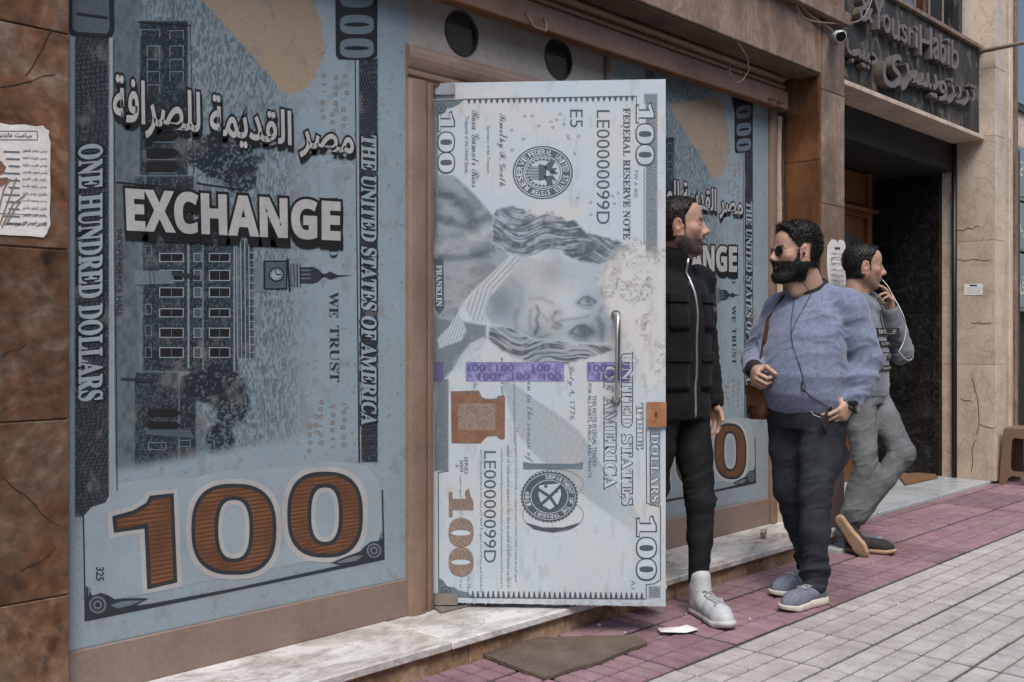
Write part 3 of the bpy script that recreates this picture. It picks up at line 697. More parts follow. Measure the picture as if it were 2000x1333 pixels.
M['backing'] = plain('panel_backing', (.22, .26, .28), .5)
box('backing_sheet', (XL-.05,-.0045,.254), (XR1+.02,.01,2.86), M['backing'], pn)
print_grid((XL-.05,-.0052,0), (1,0,0), XR1-XL+.05, .2575, 2.62, .0036, (0,-1,0), panel_colour, 'printed_sheet', pn, M['print'])
box('bottom_rail', (XL-.05,-.012,.106), (XR1+.003,.02,.2535), M['rail'], pn, b=.003)
L1, L2, L3, L4, L5 = .0005, .001, .0015, .002, .0025
def superell(cx, cy, rx, ry, n=2.6, k=44, rot=0.0):
    o = []
    for i in range(k):
        t = 2*math.pi*i/k; a = math.cos(t); b = math.sin(t)
        o.append((cx+rx*math.copysign(abs(a)**(2/n), a), cy+ry*math.copysign(abs(b)**(2/n), b)))
    return o
def panel_art(F):
    z = lambda q: [(a*.42, 860+b*.42) for a, b in q]
    # pale cartouche round the large numerals
    F.poly([(168,1180),(163,1010),(180,992),(206,984),(217,962),(232,946),(300,936),(380,935),(430,922),(500,920),(560,916),(640,903),(690,906),(716,912),(735,935),(744,965),(746,1050),(738,1068),(700,1080),(600,1098),(400,1138),(240,1170)], 'p_pale', L1)
    one = [(522,358),(620,330),(680,295),(697,262),(808,250),(825,665),(685,698),(672,415),(530,435)]
    halo = [(500,342),(612,312),(664,280),(680,242),(826,230),(848,684),(664,722),(652,438),(508,460)]
    fill = [(545,372),(628,348),(692,306),(712,278),(793,268),(806,650),(703,676),(690,393),(548,416)]
    F.poly(z(halo), 'p_white', L2, 'numeral'); F.poly(z(one), 'p_ink', L3, 'numeral'); F.poly(z(fill), 'p_orange', L4, 'numeral')
    for cx, cy, rx, ry, hx, hy in ((1088,418,198,212,56,118),(1512,350,176,200,48,108)):
        F.ring(z(superell(cx,cy,rx+24,ry+22)), z(superell(cx,cy,hx-2,hy-2)), 'p_white', L2, 'numeral')
        F.ring(z(superell(cx,cy,rx,ry)), z(superell(cx,cy,hx+16,hy+18)), 'p_ink', L3, 'numeral')
        F.ring(z(superell(cx,cy,rx-17,ry-18)), z(superell(cx,cy,hx+34,hy+36)), 'p_orange', L4, 'numeral')
    # border lines
    F.line([(163,1010),(167,1212)], 3, 'p_ink', L2); F.line([(747,960),(750,1094)], 3, 'p_ink', L2)
    F.poly([(165,1216),(166,1207),(250,1187),(300,1180),(460,1150),(660,1107),(700,1097),(751,1087),(751,1095),(690,1108),(440,1160)], 'p_ink', L2)
    for sx, x0, y0, sc in ((1,168,1208,1.0),(-1,750,1090,.85)):
        def T(a, b): return (x0+sx*a*sc, y0-b*sc-sx*a*sc*.21*1.0)
        F.poly([T(0,0),T(0,62),T(8,52),T(12,40),T(30,42),T(44,34),T(56,24),T(74,22),T(96,18),T(122,12),T(100,4),T(60,0)], 'p_ink', L3, 'corner_scroll')
        for r, m_ in ((17,'p_soft'),(13,'p_ink'),(9,'p_soft'),(5,'p_ink')):
            F.poly([(lambda q: (q[0]+r*sc*math.cos(t), q[1]+r*sc*math.sin(t)))(T(23,20)) for t in np.linspace(0, 2*math.pi, 18)[:-1]], m_, L4+(18-r)*.00003, 'corner_scroll')
        F.poly([T(48,14),T(70,17),T(92,14),T(110,10),T(90,6),T(62,5)], 'p_soft', L4, 'corner_scroll')
        F.poly([T(4,40),T(8,46),T(9,56),T(4,58)], 'p_soft', L4, 'corner_scroll')
    # rules beside the bands
    F.line([(217,80),(224,960)], 1.6, 'p_white', L2); F.line([(222,80),(229,960)], 2, 'p_ink', L2)
    F.line([(694,118),(701,905)], 2, 'p_ink', L2); F.line([(698,118),(705,905)], 1.4, 'p_white', L2)
    # top tabs with zeros
    F.poly([(130,-60),(131,62),(140,72),(205,76),(220,74),(224,60),(222,-60)], 'p_black', L2, 'corner_numeral')
    F.poly([(141,-60),(142,58),(150,64),(208,68),(214,60),(212,-60)], 'p_mid', L3, 'corner_numeral')
    F.poly([(150,26),(210,34),(212,40),(150,32)], 'p_black', L4, 'corner_numeral')
    F.poly([(640,-60),(655,0),(656,110),(662,118),(722,120),(737,112),(738,-60)], 'p_black', L2, 'corner_numeral')
    for y0 in (-22,30,76):
        F.poly(superell(697,y0+20,33,19,3.2,28), 'p_soft', L3, 'corner_numeral'); F.poly(superell(697,y0+20,25,4.0,2,20), 'p_black', L4, 'corner_numeral')
    # band lettering
    F.down(serif('ONE HUNDRED DOLLARS'), 151, 203, 284, 788, 'p_black', L3, offset=.05, tilt=-4)
    F.down(serif('ONE HUNDRED DOLLARS'), 154, 200, 286, 786, 'p_pale', L4, offset=.022, tilt=-4)
    F.down(serif('THE UNITED STATES OF AMERICA'), 704, 737, 262, 832, 'p_black', L3, offset=.05, tilt=4)
    F.down(serif('THE UNITED STATES OF AMERICA'), 706, 735, 264, 830, 'p_pale', L4, offset=.02, tilt=4)
    F.down(serif('IN'), 643, 660, 386, 418, 'p_ink', L2); F.down(serif('GOD'), 643, 660, 440, 506, 'p_ink', L2)
    F.down(serif('WE'), 643, 661, 572, 622, 'p_ink', L2); F.down(serif('TRUST'), 644, 663, 638, 748, 'p_ink', L2)
    F.down('INDEPENDENCE HALL', 228, 239, 450, 620, 'p_ink', L2, offset=.01)
    F.down('325', 188, 203, 1110, 1136, 'p_ink', L2, offset=.02)
    # scattered tan figures
    rs = random.Random(3)
    for x0, y0, n in ((632,150,3),(655,155,5),(676,150,3),(630,200,3),(650,225,4),(672,215,4),(640,300,2),(655,305,1),(672,300,2),(628,785,6),(650,795,6),(672,790,6),(605,835,4),(618,815,3)):
        for k in range(n):
            yy = y0+k*16+rs.uniform(-2, 2); xx = x0+rs.uniform(-2, 2)
            if rs.random() < .3: F.line([(xx-3,yy),(xx+3,yy)], 1.6, 'p_brownring', L2, 'small_figure')
            else: F.ring(superell(xx,yy,4.6,4,2,14), superell(xx,yy,2.8,2.3,2,14), 'p_brownring', L2, 'small_figure')
    # building details
    ys = ((497,513),(530,550),(564,582),(605,621),(643,661),(681,700))
    for a, b in ys:
        for x0, x1, m_ in ((312,358,'p_soft'),(379,393,'p_pale'),(409,449,'p_soft')):
            F.frame(x0, a, x1, b, 1.7, 'p_pale', L2, 'window_print'); F.rect(x0+2, a+2, x1-2, b-2, 'p_black' if m_ != 'p_pale' else 'p_mid', L1, 'window_print')
            if x1-x0 > 20: F.line([((x0+x1)/2, a+2), ((x0+x1)/2, b-2)], 1.2, 'p_soft', L3, 'window_print')
    for a in (482,596,638,680): F.frame(284, a, 296, a+20, 1.8, 'p_soft', L2, 'window_print')
    for x0, y0, x1, y1 in ((275,60,312,74),(288,92,312,112),(288,118,312,136),(288,142,312,162),(288,168,312,184),(332,62,358,78),(332,92,358,112),(332,118,358,136),(332,142,358,160)):
        F.line([(x0,y1),(x0,y0),(x1,y0),(x1,y1)], 2, 'p_soft', L2, 'window_print')
    for y0 in (258,292,318):
        F.poly([(286,y0),(340,y0),(350,y0+8),(340,y0+18),(286,y0+18)], 'p_black', L2, 'window_print'); F.line([(290,y0+22),(345,y0+22)], 1.5, 'p_soft', L2, 'window_print')
    for y0 in (800,825): F.poly([(290,y0),(340,y0),(356,y0+8),(340,y0+16),(290,y0+16)], 'p_black', L2, 'window_print')
    for x0, y0, x1, y1 in ((290,866,324,880),(350,862,372,874)):
        F.frame(x0, y0, x1, y1, 1.8, 'p_soft', L2, 'window_print')
    F.poly([(284,836),(372,842),(380,858),(284,850)], 'p_mid', L2, 'building_print')
    F.poly([(262,530),(338,532),(340,556),(264,558)], 'p_soft', L3, 'building_print'); F.line([(338,536),(372,541),(388,545)], 8, 'p_ink', L4, 'building_print')
    for xx in (292,300): F.line([(xx,532),(xx+2,558)], 1.4, 'p_ink', L4, 'building_print')
    for xx in (462,470,478,486): F.line([(xx,470),(xx+2,704)], 1.6, 'p_pale', L2, 'building_print')
    for yy in range(480,700,15): F.line([(486,yy),(498,yy)], 1.4, 'p_pale', L3, 'building_print')
    F.line([(270,45),(372,52)], 2.5, 'p_black', L2, 'building_print'); F.line([(372,52),(378,340)], 1.6, 'p_black', L2, 'building_print')
    F.line([(228,358),(318,366)], 3, 'p_black', L2, 'building_print'); F.line([(385,360),(470,372)], 3, 'p_black', L2, 'building_print')
    F.line([(238,742),(300,746)], 5, 'p_ink', L2, 'building_print')
    # clock tower
    F.rect(498, 512, 520, 572, 'p_soft', L2, 'building_print')
    F.rect(516, 512, 560, 566, 'p_mid', L2, 'building_print'); F.frame(516, 512, 560, 566, 2.5, 'p_black', L3, 'building_print'); F.line([(562,508),(566,570)], 4, 'p_black', L3, 'building_print')
    F.poly(superell(540,538,15,14,2,24), 'p_pale', L3, 'clock_print'); F.ring(superell(540,538,15,14,2,24), superell(540,538,12.5,11.6,2,24), 'p_black', L4, 'clock_print')
    F.line([(540,538),(549,538)], 1.6, 'p_black', L5, 'clock_print'); F.line([(540,538),(537,529)], 1.6, 'p_black', L5, 'clock_print')
    for t in range(12):
        w_ = t*math.pi/6; F.line([(540+9*math.cos(w_),538+8.5*math.sin(w_)),(540+11.5*math.cos(w_),538+10.8*math.sin(w_))], 1.4, 'p_black', L4+.0001, 'clock_print')
    F.rect(568, 519, 584, 560, 'p_soft', L2, 'building_print'); 
    for xx in (568,574,580,586): F.line([(xx,517),(xx+1,562)], 1.6, 'p_black', L3, 'building_print')
    F.poly([(586,524),(612,523),(622,528),(630,536),(630,544),(622,552),(612,556),(586,555)], 'p_ink', L2, 'building_print')
    for yy in (530,538,546): F.line([(589,yy),(606,yy)], 2.4, 'p_soft', L3, 'building_print')
    F.poly([(628,537),(638,536),(644,532),(650,535),(660,539),(688,540),(660,543),(650,547),(644,548),(638,544),(628,543)], 'p_ink', L2, 'building_print')
    # the exchange name over the print
    tl, tr_, br, bl = (247,372), (663,398), (663,470), (250,450)
    F.text(sansb('EXCHANGE'), tl, tr_, br, bl, 'p_black', .003, 'name_lettering', .085, shift=(1,13))
    F.text(sansb('EXCHANGE'), tl, tr_, br, bl, 'p_black', .0034, 'name_lettering', .085)
    F.text(sansb('EXCHANGE'), tl, tr_, br, bl, 'p_white', .0038, 'name_lettering', .03)
    s_ = arabic('مصر القديمة للصرافة')
    tl, tr_, br, bl = (222,148), (690,244), (690,320), (222,262)
    F.text(s_, tl, tr_, br, bl, 'p_black', .003, 'name_lettering', .072, shift=(2,9))
    F.text(s_, tl, tr_, br, bl, 'p_black', .0034, 'name_lettering', .07)
    F.text(s_, tl, tr_, br, bl, 'p_white', .0038, 'name_lettering', .02)
panel_art(PL); art = PL.emit(pn)
# second panel: the same print on the right window
DX = 5.177-X(750); DZ = .018
pn2 = empty('banknote_panel', (4.6,0,.105), 'right window panel with the same hundred-dollar print, behind the three men', 'window panel', 'printed window panels')
for ch in list(pn.children):
    if ch.name.split('.')[0] in ('bottom_rail', 'backing_sheet'): continue
    c_ = ch.copy(); COL.objects.link(c_); c_.parent = pn2; c_.matrix_parent_inverse = Matrix(); c_.location = (DX-4.6, 0, DZ-.105)
XW1 = 5.315
box('backing_sheet', (3.77,-.0045,.262), (XW1,.01,2.86), M['backing'], pn2)
box('bottom_rail', (3.77,-.012,.106), (XW1,.02,.2615), M['rail'], pn2, b=.003)
wj = empty('window_jamb', (5.36,0,.105), 'rounded bronze aluminium upright at the right end of the shop window', 'window frame')
MB().prism([(x, y, .106) for x, y in prof(XW1+.001, 5.405)], (0,0,2.5)).build('upright', M['alu'], wj)
MB().prism([(x, y, .106) for x, y in [(XD2+.0005,-.001),(XD2+.0005,-.02),(XD2+.03,-.02),(XD2+.03,-.001)]], (0,0,2.5)).build('upright', M['alu'], wj)
# ================================================================ open door
DH = on_z(845,1180,.12); DT = on_z(1300,1188,.12); DU = (DT-DH); DW = float(np.linalg.norm(DU[:2])); DU = DU/np.linalg.norm(DU)
DN = np.array([DU[1], -DU[0], 0.0]);  DN = DN if np.dot(DN, CAM-DH) > 0 else -DN
DZ0, DZ1 = .124, 2.262
PEEL = [(1245,470),(1258,500),(1300,492),(1300,745),(1262,760),(1248,700),(1205,640),(1180,590),(1170,545),(1195,505)]
def door_colour(x, y):
    c = np.tile(np.array([.40, .46, .50]), (len(x), 1))
    n = fbm(x/70, y/70, 0*x+1, 4); c = mixc(c, sm(.42, .66, n)*.6, (.47, .46, .45)); c = mixc(c, sm(.45, .7, fbm(x/90+5, y/60, 0*x, 3))*.5, (.36, .455, .525))
    weave = np.sin(x*1.5+y*.35)*np.sin(y*1.6-x*.3); c = c*(1+.035*weave)[:, None]
    Z4 = lambda q: [(830+a*.398, 150+b*.398) for a, b in q]; Z5 = lambda q: [(830+a*.405, 660+b*.405) for a, b in q]
    lines = .5+.5*np.sin((x*.8+y*.5)*1.3+4*fbm(x/50, y/50, 0*x, 2))
    ink = np.zeros(len(x))
    # coat
    coat = soft_poly(x, y, Z4([(30,480),(140,490),(200,540),(270,610),(335,690),(350,850),(420,880),(340,960),(230,1060),(170,1140),(150,1200),(60,1290),(30,1333)]), 5)
    fold = np.exp(-(seg_d(x, y, Z4([(60,700),(200,740),(330,690)]))/9)**2)+np.exp(-(seg_d(x, y, Z4([(50,900),(230,890),(350,850)]))/7)**2)+np.exp(-(seg_d(x, y, Z4([(60,560),(150,600),(230,700)]))/12)**2)
    ink = np.maximum(ink, coat*np.clip(.34+.22*lines+.2*sm(.4, .7, fbm(x/25, y/16, 0*x+3, 3))+.3*fold-.2*np.exp(-(seg_d(x, y, Z4([(90,840),(260,790),(340,740)]))/10)**2), 0, 1))
    # neckcloth
    nk = soft_poly(x, y, Z4([(480,880),(440,960),(360,1040),(310,1120),(300,1210),(230,1200),(190,1130),(260,1040),(340,960),(430,885)]), 5)
    ink = ink*(1-nk); ink = np.maximum(ink, nk*(.08+.35*(np.sin(seg_d(x, y, Z4([(500,900),(350,1060),(300,1220)]))*.75) > .45)))
    # face
    face = soft_poly(x, y, Z4([(480,890),(570,900),(640,870),(720,910),(900,920),(1020,930),(1060,1010),(1050,1140),(990,1280),(880,1320),(760,1318),(620,1300),(520,1290),(440,1250),(380,1230),(330,1220),(290,1170),(310,1090),(380,1010),(440,950)]), 8)
    fx = (x-830)/.398; fy = (y-150)/.398
    shade = .24+.16*sm(1000, 760, fx)*0+.1*(fbm(x/18, y/18, 0*x+2, 3)-.5)+.5*np.exp(-(((fx-370)/95)**2+((fy-1110)/110)**2))+.32*np.exp(-(((fx-520)/120)**2+((fy-1290)/45)**2))+.22*np.exp(-(((fx-620)/60)**2+((fy-960)/60)**2))
    shade += .42*np.exp(-(((fx-790)/70)**2+((fy-1262)/38)**2))+.3*np.exp(-(((fx-860)/60)**2+((fy-1225)/70)**2))
    shade -= .2*np.exp(-(((fx-690)/120)**2+((fy-1120)/90)**2))+.1*np.exp(-(((fx-520)/60)**2+((fy-1110)/50)**2)); shade += .2*np.exp(-(((fx-560)/40)**2+((fy-1240)/40)**2))
    eye = lambda ex, ey, k: [([(ex-60*k,ey+6),(ex-30*k,ey-20*k),(ex+5*k,ey-26*k),(ex+45*k,ey+2)],2.2,.8),([(ex-55*k,ey+10),(ex-20*k,ey+28*k),(ex+20*k,ey+26*k),(ex+48*k,ey+6)],1.6,.6),([(ex-3,ey-2),(ex+3,ey+2)],6*k,.95),([(ex-70*k,ey+14),(ex-30*k,ey+44*k),(ex+20*k,ey+44*k)],2.5,.35)]
    strokes = eye(775,1250,1.0)+eye(800,1105,.8)+[([(850,1190),(872,1235),(868,1295)],5,.5),([(868,1060),(880,1110),(862,1150)],5,.45),
        ([(800,1180),(740,1192),(680,1200),(648,1210)],2.5,.45),([(640,1165),(622,1185),(640,1215),(668,1225)],3,.6),([(650,1240),(630,1232)],3.5,.7),([(668,1160),(640,1158)],3,.5),
        ([(548,1130),(560,1165),(545,1195),(556,1230),(540,1265)],2.4,.75),([(520,1150),(512,1195),(518,1240)],3,.45),([(580,1175),(600,1200)],3,.35),([(455,1150),(440,1195),(452,1240)],4,.4),
        ([(630,1120),(570,1090),(520,1095)],3.5,.4),([(610,1270),(560,1290)],3,.4),([(930,980),(945,1060),(938,1140)],3,.22),([(965,990),(978,1070),(970,1150)],3,.2),([(430,1000),(480,1050),(470,1120)],6,.2)]
    for pts, w, v in strokes:
        shade += .62*v*np.exp(-(seg_d(x, y, Z4(pts))/(w*1.1))**2)+.16*v*np.exp(-(seg_d(x, y, Z4(pts))/(w*3.2))**2)
    ink = ink*(1-face); ink = np.maximum(ink, face*np.clip(shade*(.8+.4*lines), 0, 1)*.85)
    ear = soft_poly(x, y, Z4([(575,870),(600,850),(650,855),(665,880),(640,905),(600,915),(572,900)]), 4); ink = ink*(1-ear)+ear*.12
    # hair
    fv = y+12*np.sin(x/34.)+5*np.sin(x/15.)-x*.1; strand = sm(.3, .7, vnoise(x/26, fv/2.6, 0*x+3))
    hair = soft_poly(x+4*(fbm(x/8, y/8, 0*x, 2)-.5), y+8*(fbm(x/9, y/9, 0*x+2, 2)-.5), Z4([(335,690),(350,655),(400,650),(430,640),(480,655),(540,690),(600,670),(660,690),(690,710),(740,715),(790,770),(860,785),(940,810),(1010,840),(1065,880),(1075,920),(1010,930),(900,915),(800,925),(730,905),(690,880),(660,855),(600,850),(565,875),(480,885),(420,875),(350,855),(330,800)]), 5)
    ink = ink*(1-hair); ink = np.maximum(ink, hair*(.3+.5*strand+.3*sm(.45, .7, fbm(x/14, y/10, 0*x+6, 3))))
    hair2 = soft_poly(x, y+6*(fbm(x/9, y/9, 0*x+2, 2)-.5), Z4([(320,1230),(420,1240),(520,1290),(640,1305),(780,1320),(900,1322),(930,1340),(860,1370),(740,1400),(640,1430),(560,1420),(440,1380),(350,1330),(310,1290)]), 6)
    ink = np.maximum(ink, hair2*(.35+.6*strand))
    # waistcoat and dark coat edge below, frill
    dk = soft_poly(x, y, Z4([(30,1180),(150,1200),(210,1210),(300,1225),(300,1320),(210,1370),(130,1450),(30,1560)]), 6); ink = np.maximum(ink, dk*(.6+.25*lines))
    fr_ = soft_poly(x, y, Z4([(60,1290),(110,1240),(160,1165),(185,1200),(205,1250),(180,1300),(120,1320),(70,1340)]), 3); ink = ink*(1-fr_)+fr_*(.08+.45*(np.sin(x*1.1+y*.4) > .6))
    lap = soft_poly(x, y, Z5([(280,0),(330,40),(250,60),(200,110),(150,190),(118,230),(118,190),(170,90),(220,30)]), 5); ink = ink*(1-lap*.8)
    # quill feather
    fe = soft_poly(x, y, Z5([(370,200),(450,240),(540,310),(640,370),(740,450),(800,530),(850,610),(930,730),(1000,810),(1035,870),(1040,950),(980,920),(880,850),(770,770),(640,660),(520,560),(440,450),(400,330)]), 6)
    ink = np.maximum(ink, fe*(.16+.3*(np.sin((x-y*.55)*1.15) > .1))*(1-.5*sm(1120, 1240, x)))
    ink = np.maximum(ink, .35*np.exp(-(seg_d(x, y, Z5([(380,215),(560,330),(740,470),(860,640),(1040,930)]))/1.6)**2))
    # pale ellipse for the watermark
    wm = sm(1.05, .98, np.hypot((x-1130)/105, (y-1085)/95)); c = mixc(c, wm*.55, (.45, .505, .535))
    # side bands
    def bd(x0, x1, y0, y1, v=.62):
        nonlocal ink
        m = soft_poly(x, y, [(x0,y0),(x1,y0),(x1,y1),(x0,y1)], 2.5)
        lace = np.abs(np.sin(x*.7+y*.35+2*np.sin(y/25.)))*np.abs(np.sin(x*.6-y*.4+2*np.cos(y/21.)))
        ink = np.maximum(ink, m*(v+.25*(lace < .35)-.3*(lace > .7)))
    bd(1261, 1284, 188, 640); bd(848, 876, 742, 922, .75); bd(845, 856, 205, 480, .6); bd(1268, 1290, 840, 990, .5); bd(1267, 1290, 1147, 1170, .6); bd(1258, 1284, 185, 205, .6)
    # wear: the film has flaked off near the handle
    pz = soft_poly(x+10*(fbm(x/9, y/9, 0*x, 3)-.5), y+14*(fbm(x/11, y/11, 0*x+4, 3)-.5), PEEL, 26)
    fl = fbm(x/7, y/7, 0*x+11, 4)
    ink = ink*(1-pz*.93); c = mixc(c, np.clip(pz*1.3, 0, 1)*.8, (.5, .49, .48))
    big = sm(.42, .6, fbm(x/30, y/30, 0*x+41, 2)); spk = pz*sm(.47, .6, fl)*sm(.75, .3, pz)*1.5+.6*pz*sm(.5, .62, fl)*big; c = mixc(c, np.clip(spk, 0, 1)*.7, (.22, .21, .20))
    c = mixc(c, pz*sm(.6, .72, fbm(x/4, y/4, 0*x+21, 3))*.7*big, (.15, .14, .13))
    c = mixc(c, np.clip(ink*1.12, 0, 1)*.93, (.045, .066, .085))
    # grime along the bottom edge and scuffs
    c = mixc(c, sm(.6, .78, fbm(x/12, y/40, 0*x+15, 4))*.35, (.3, .29, .28))
    edge = sm(1150, 1188, y)*sm(.5, .65, fbm(x/6, y/6, 0*x+31, 3)); c = mixc(c, edge*.5, (.28, .25, .22))
    return c*(.95+.1*vnoise(x/1.7, y/1.7, 0*x+2))[:, None]
dr = empty('shop_door', (float(DH[0]), float(DH[1]), .105), 'open shop door covered with an upright printed hundred-dollar note', 'door')
M['dooredge'] = plain('door_sheet_edge', (.42, .44, .45), .4)
M['doorprint'] = attr_mat('door_printed_vinyl', rough=.45, grain=.05, gscale=420, spec=.4)
back = -DN*.012
mb = MB(); q = [DH+np.array([0,0,DZ0-.12]), DT+np.array([0,0,DZ0-.12]), DT+np.array([0,0,DZ1-.12]), DH+np.array([0,0,DZ1-.12])]
mb.prism(q, back).build('leaf', M['dooredge'], dr)
print_grid(DH+DN*.0008-np.array([0,0,.12]), DU, DW, DZ0, DZ1, .0031, DN, door_colour, 'printed_sheet', dr, M['doorprint'])
# chipped lower edge: little teeth of film along the bottom
mb = MB(); rs = random.Random(9)
for k in range(70):
    a = rs.uniform(.06, DW-.02); w_ = rs.uniform(.004, .016); h_ = rs.uniform(.002, .006)
    p0 = DH+DU*a+np.array([0,0,DZ0-.12]); mb.add([p0, p0+DU*w_, p0+DU*(w_*.6)-np.array([0,0,h_])], [(0,1,2)])
mb.build('frayed_edge', M['dooredge'], dr, kind='stuff')
DP = Flat(DH+DN*.0008, DU, DN)
def rot_text_ring(F, txt, cx, cy, rx, ry, t0, t1, hgt, mat, lay, part):
    n = len(txt)
    for i, ch in enumerate(txt):
        if ch == ' ': continue
        t = t0+(t1-t0)*(i+.5)/n; dt = abs(t1-t0)/n*.42*(.55 if ch in 'I1' else 1)
        sgn = 1 if t1 > t0 else -1
        def Q(tt, r): return (cx+rx*r*math.cos(tt), cy+ry*r*math.sin(tt))
        o, i_ = (1+hgt, 1-hgt) if sgn > 0 else (1-hgt, 1+hgt)
        F.text(ch, Q(t-sgn*dt, o), Q(t+sgn*dt, o), Q(t+sgn*dt, i_), Q(t-sgn*dt, i_), mat, lay, part, .02, res=2)
def circ(cx, cy, rx, ry, k=40): return superell(cx, cy, rx, ry, 2.0, k)
def door_art(F):
    S = 'p_mid'; G = 'p_soft'
    # top and bottom picket borders
    F.line([(905,196),(1242,190)], 2.2, S, L1, 'border'); F.line([(918,1169),(1260,1172)], 2.2, S, L1, 'border')
    for k in range(30):
        x0 = 912+k*11; y0 = 196-(x0-905)*.018
        F.poly([(x0,y0),(x0+8,y0),(x0+5,y0+9),(x0+3,y0+9)], S, L2, 'border')
    for k in range(34):
        x0 = 920+k*10; y0 = 1169+(x0-918)*.01
        F.poly([(x0,y0),(x0+7,y0),(x0+4.6,y0-13),(x0+2.4,y0-13)], S, L2, 'border')
    F.line([(1243,190),(1243,208)], 1.5, S, L1, 'border'); F.line([(1258,330),(1258,480)], 1.5, S, L1, 'border')
    F.line([(846,200),(905,197)], 2.5, S, L1, 'border'); F.line([(856,925),(857,1166)], 2, S, L1, 'border'); F.line([(856,925),(876,922)], 2, S, L1, 'border')
    F.line([(1262,840),(1263,985),(1290,992),(1290,1135),(1278,1142),(1262,1144),(1262,1172)], 2, S, L1, 'border')
    for pts in ([(846,202),(905,198),(896,206),(884,212),(872,214),(862,226),(848,232)], [(856,1168),(925,1170),(912,1158),(898,1156),(886,1148),(874,1148),(866,1136),(857,1130)]):
        F.poly(pts, G, L1, 'corner_scroll')
    for cx, cy in ((862,214),(871,1156)):
        for r, m_ in ((10,S),(7,G),(4,S)): F.poly(circ(cx,cy,r,r,16), m_, L2+(10-r)*.00005, 'corner_scroll')
    # numerals
    def num(x0, x1, y0, y1, fill='d_pale'):
        F.down(serif('100'), x0, x1, y0, y1, S, L2, 'numeral', .05); F.down(serif('100'), x0+1, x1-1, y0+1, y1-1, fill, L3, 'numeral', .012)
        h = (y1-y0)/3.0
        for k in (1, 2):
            cy = y0+h*(k+.52); F.poly(superell((x0+x1)/2, cy, (x1-x0)*.36, h*.12, 2, 16), S, L4, 'numeral')
    num(1243, 1277, 205, 323); num(856, 887, 222, 338); num(1244, 1281, 1012, 1133)
    F.down(serif('100'), 878, 923, 960, 1125, 'p_flake', L2, 'numeral', .035)
    for yy in (1043,1100): F.poly(superell(900,yy,19,5,2,18), 'd_pale', L3, 'numeral')
    # lettering
    F.down(serif('FEDERAL RESERVE NOTE'), 1217, 1231, 213, 470, S, L1, offset=.012)
    F.down('LE00000099D', 1165, 1191, 217, 440, S, L1); F.down('E5', 1113, 1138, 216, 251, S, L1)
    F.down('LE00000099D', 945, 969, 883, 1101, S, L1)
    F.down('Secretary of the Treasury.', 949, 957, 248, 342, G, L1, offset=.01); F.down('Treasurer of the United States.', 908, 916, 229, 341, G, L1, offset=.01)
    F.down(script('Timothy F. Geath'), 970, 988, 224, 366, S, L1, 'signature'); F.down(script('Rosa Gumatr Rios'), 921, 936, 217, 368, S, L1, 'signature')
    F.down('FW A 400', 1238, 1246, 335, 388, G, L1); F.down(serif('FRANKLIN'), 852, 863, 520, 600, 'd_pale', L3, offset=.01)
    F.poly([(848,508),(866,508),(868,604),(858,616),(850,606)], S, L2, 'name_scroll')
    F.down('THIS NOTE IS LEGAL TENDER', 1157, 1165, 774, 914, G, L2, offset=.012); F.down('FOR ALL DEBTS, PUBLIC AND PRIVATE', 1147, 1155, 751, 936, G, L2, offset=.012)
    F.down('SERIES', 907, 914, 894, 928, S, L1, offset=.01); F.down('2009', 898, 905, 900, 924, S, L1, offset=.01); F.down('A', 889, 896, 909, 915, S, L1, offset=.01)
    for body, x0, x1, y0, y1 in (('UNITED STATES',1213,1236,690,989),('OF AMERICA',1179,1204,716,957),('THE',1243,1256,790,880),('DOLLARS',1270,1288,848,984)):
        F.down(serif(body), x0, x1, y0, y1, S, L2, offset=.03); F.down(serif(body), x0+1.2, x1-1.2, y0+1, y1-1, 'd_pale', L3, offset=-.004)
    F.down(script('July 4, 1776'), 1108, 1123, 712, 822, G, L1, 'script_text'); F.down(script('When in the course of'), 1024, 1042, 720, 905, G, L1, 'script_text')
    F.down('A1', 1232, 1241, 1135, 1152, G, L1)
    for k, (x0, y0, y1) in enumerate(((895,930,1160),(912,1128,1165),(935,880,1160),(975,878,1150),(990,872,1150),(1003,840,1140),(925,750,760),(978,700,850),(1000,705,870))):
        w_ = 'we hold these truths to be self evident that all men are created equal and endowed'.split(); rs = random.Random(k)
        s_ = ' '.join(rs.choice(w_) for _ in range(max(1, int((y1-y0)/17))))
        F.down(script(s_), x0, x0+8.5, y0, y1, G, L1, 'script_text', res=1)
    # small scattered hundreds
    rs = random.Random(4)
    for k in range(46):
        x0 = rs.uniform(985,1215); y0 = rs.uniform(205,430)
        if math.hypot(x0-1060, y0-339) < 70 or 1158 < x0 < 1196 or (1108 < x0 < 1142 and y0 < 256): continue
        F.ring(circ(x0,y0,3.2,2.6,10), circ(x0,y0,2,1.5,10), 'p_brownring' if k % 2 else G, L1, 'small_figure')
    # round seals
    cx, cy = 1060, 339
    F.ring(circ(cx,cy,59,52), circ(cx,cy,56,49.5), S, L1, 'seal'); F.ring(circ(cx,cy,54,47.5), circ(cx,cy,38,33.5), S, L1, 'seal'); F.ring(circ(cx,cy,35.5,31.5), circ(cx,cy,34,30), S, L1, 'seal')
    rot_text_ring(F, 'UNITED STATES', cx, cy, 46, 40.5, -.95, 1.05, .12, 'd_pale', L2, 'seal_lettering')
    rot_text_ring(F, 'SYSTEM', cx, cy, 46, 40.5, 1.25, 2.05, .12, 'd_pale', L2, 'seal_lettering'); rot_text_ring(F, 'FEDERAL', cx, cy, 46, 40.5, -2.2, -1.15, .12, 'd_pale', L2, 'seal_lettering')
    rot_text_ring(F, 'RESERVE', cx, cy, 46, 40.5, 2.2, 4.0, .12, 'd_pale', L2, 'seal_lettering')
    for k in range(9): F.line([(1034,328+k*3),(1052,328+k*3)], 1.5, S, L1, 'seal')
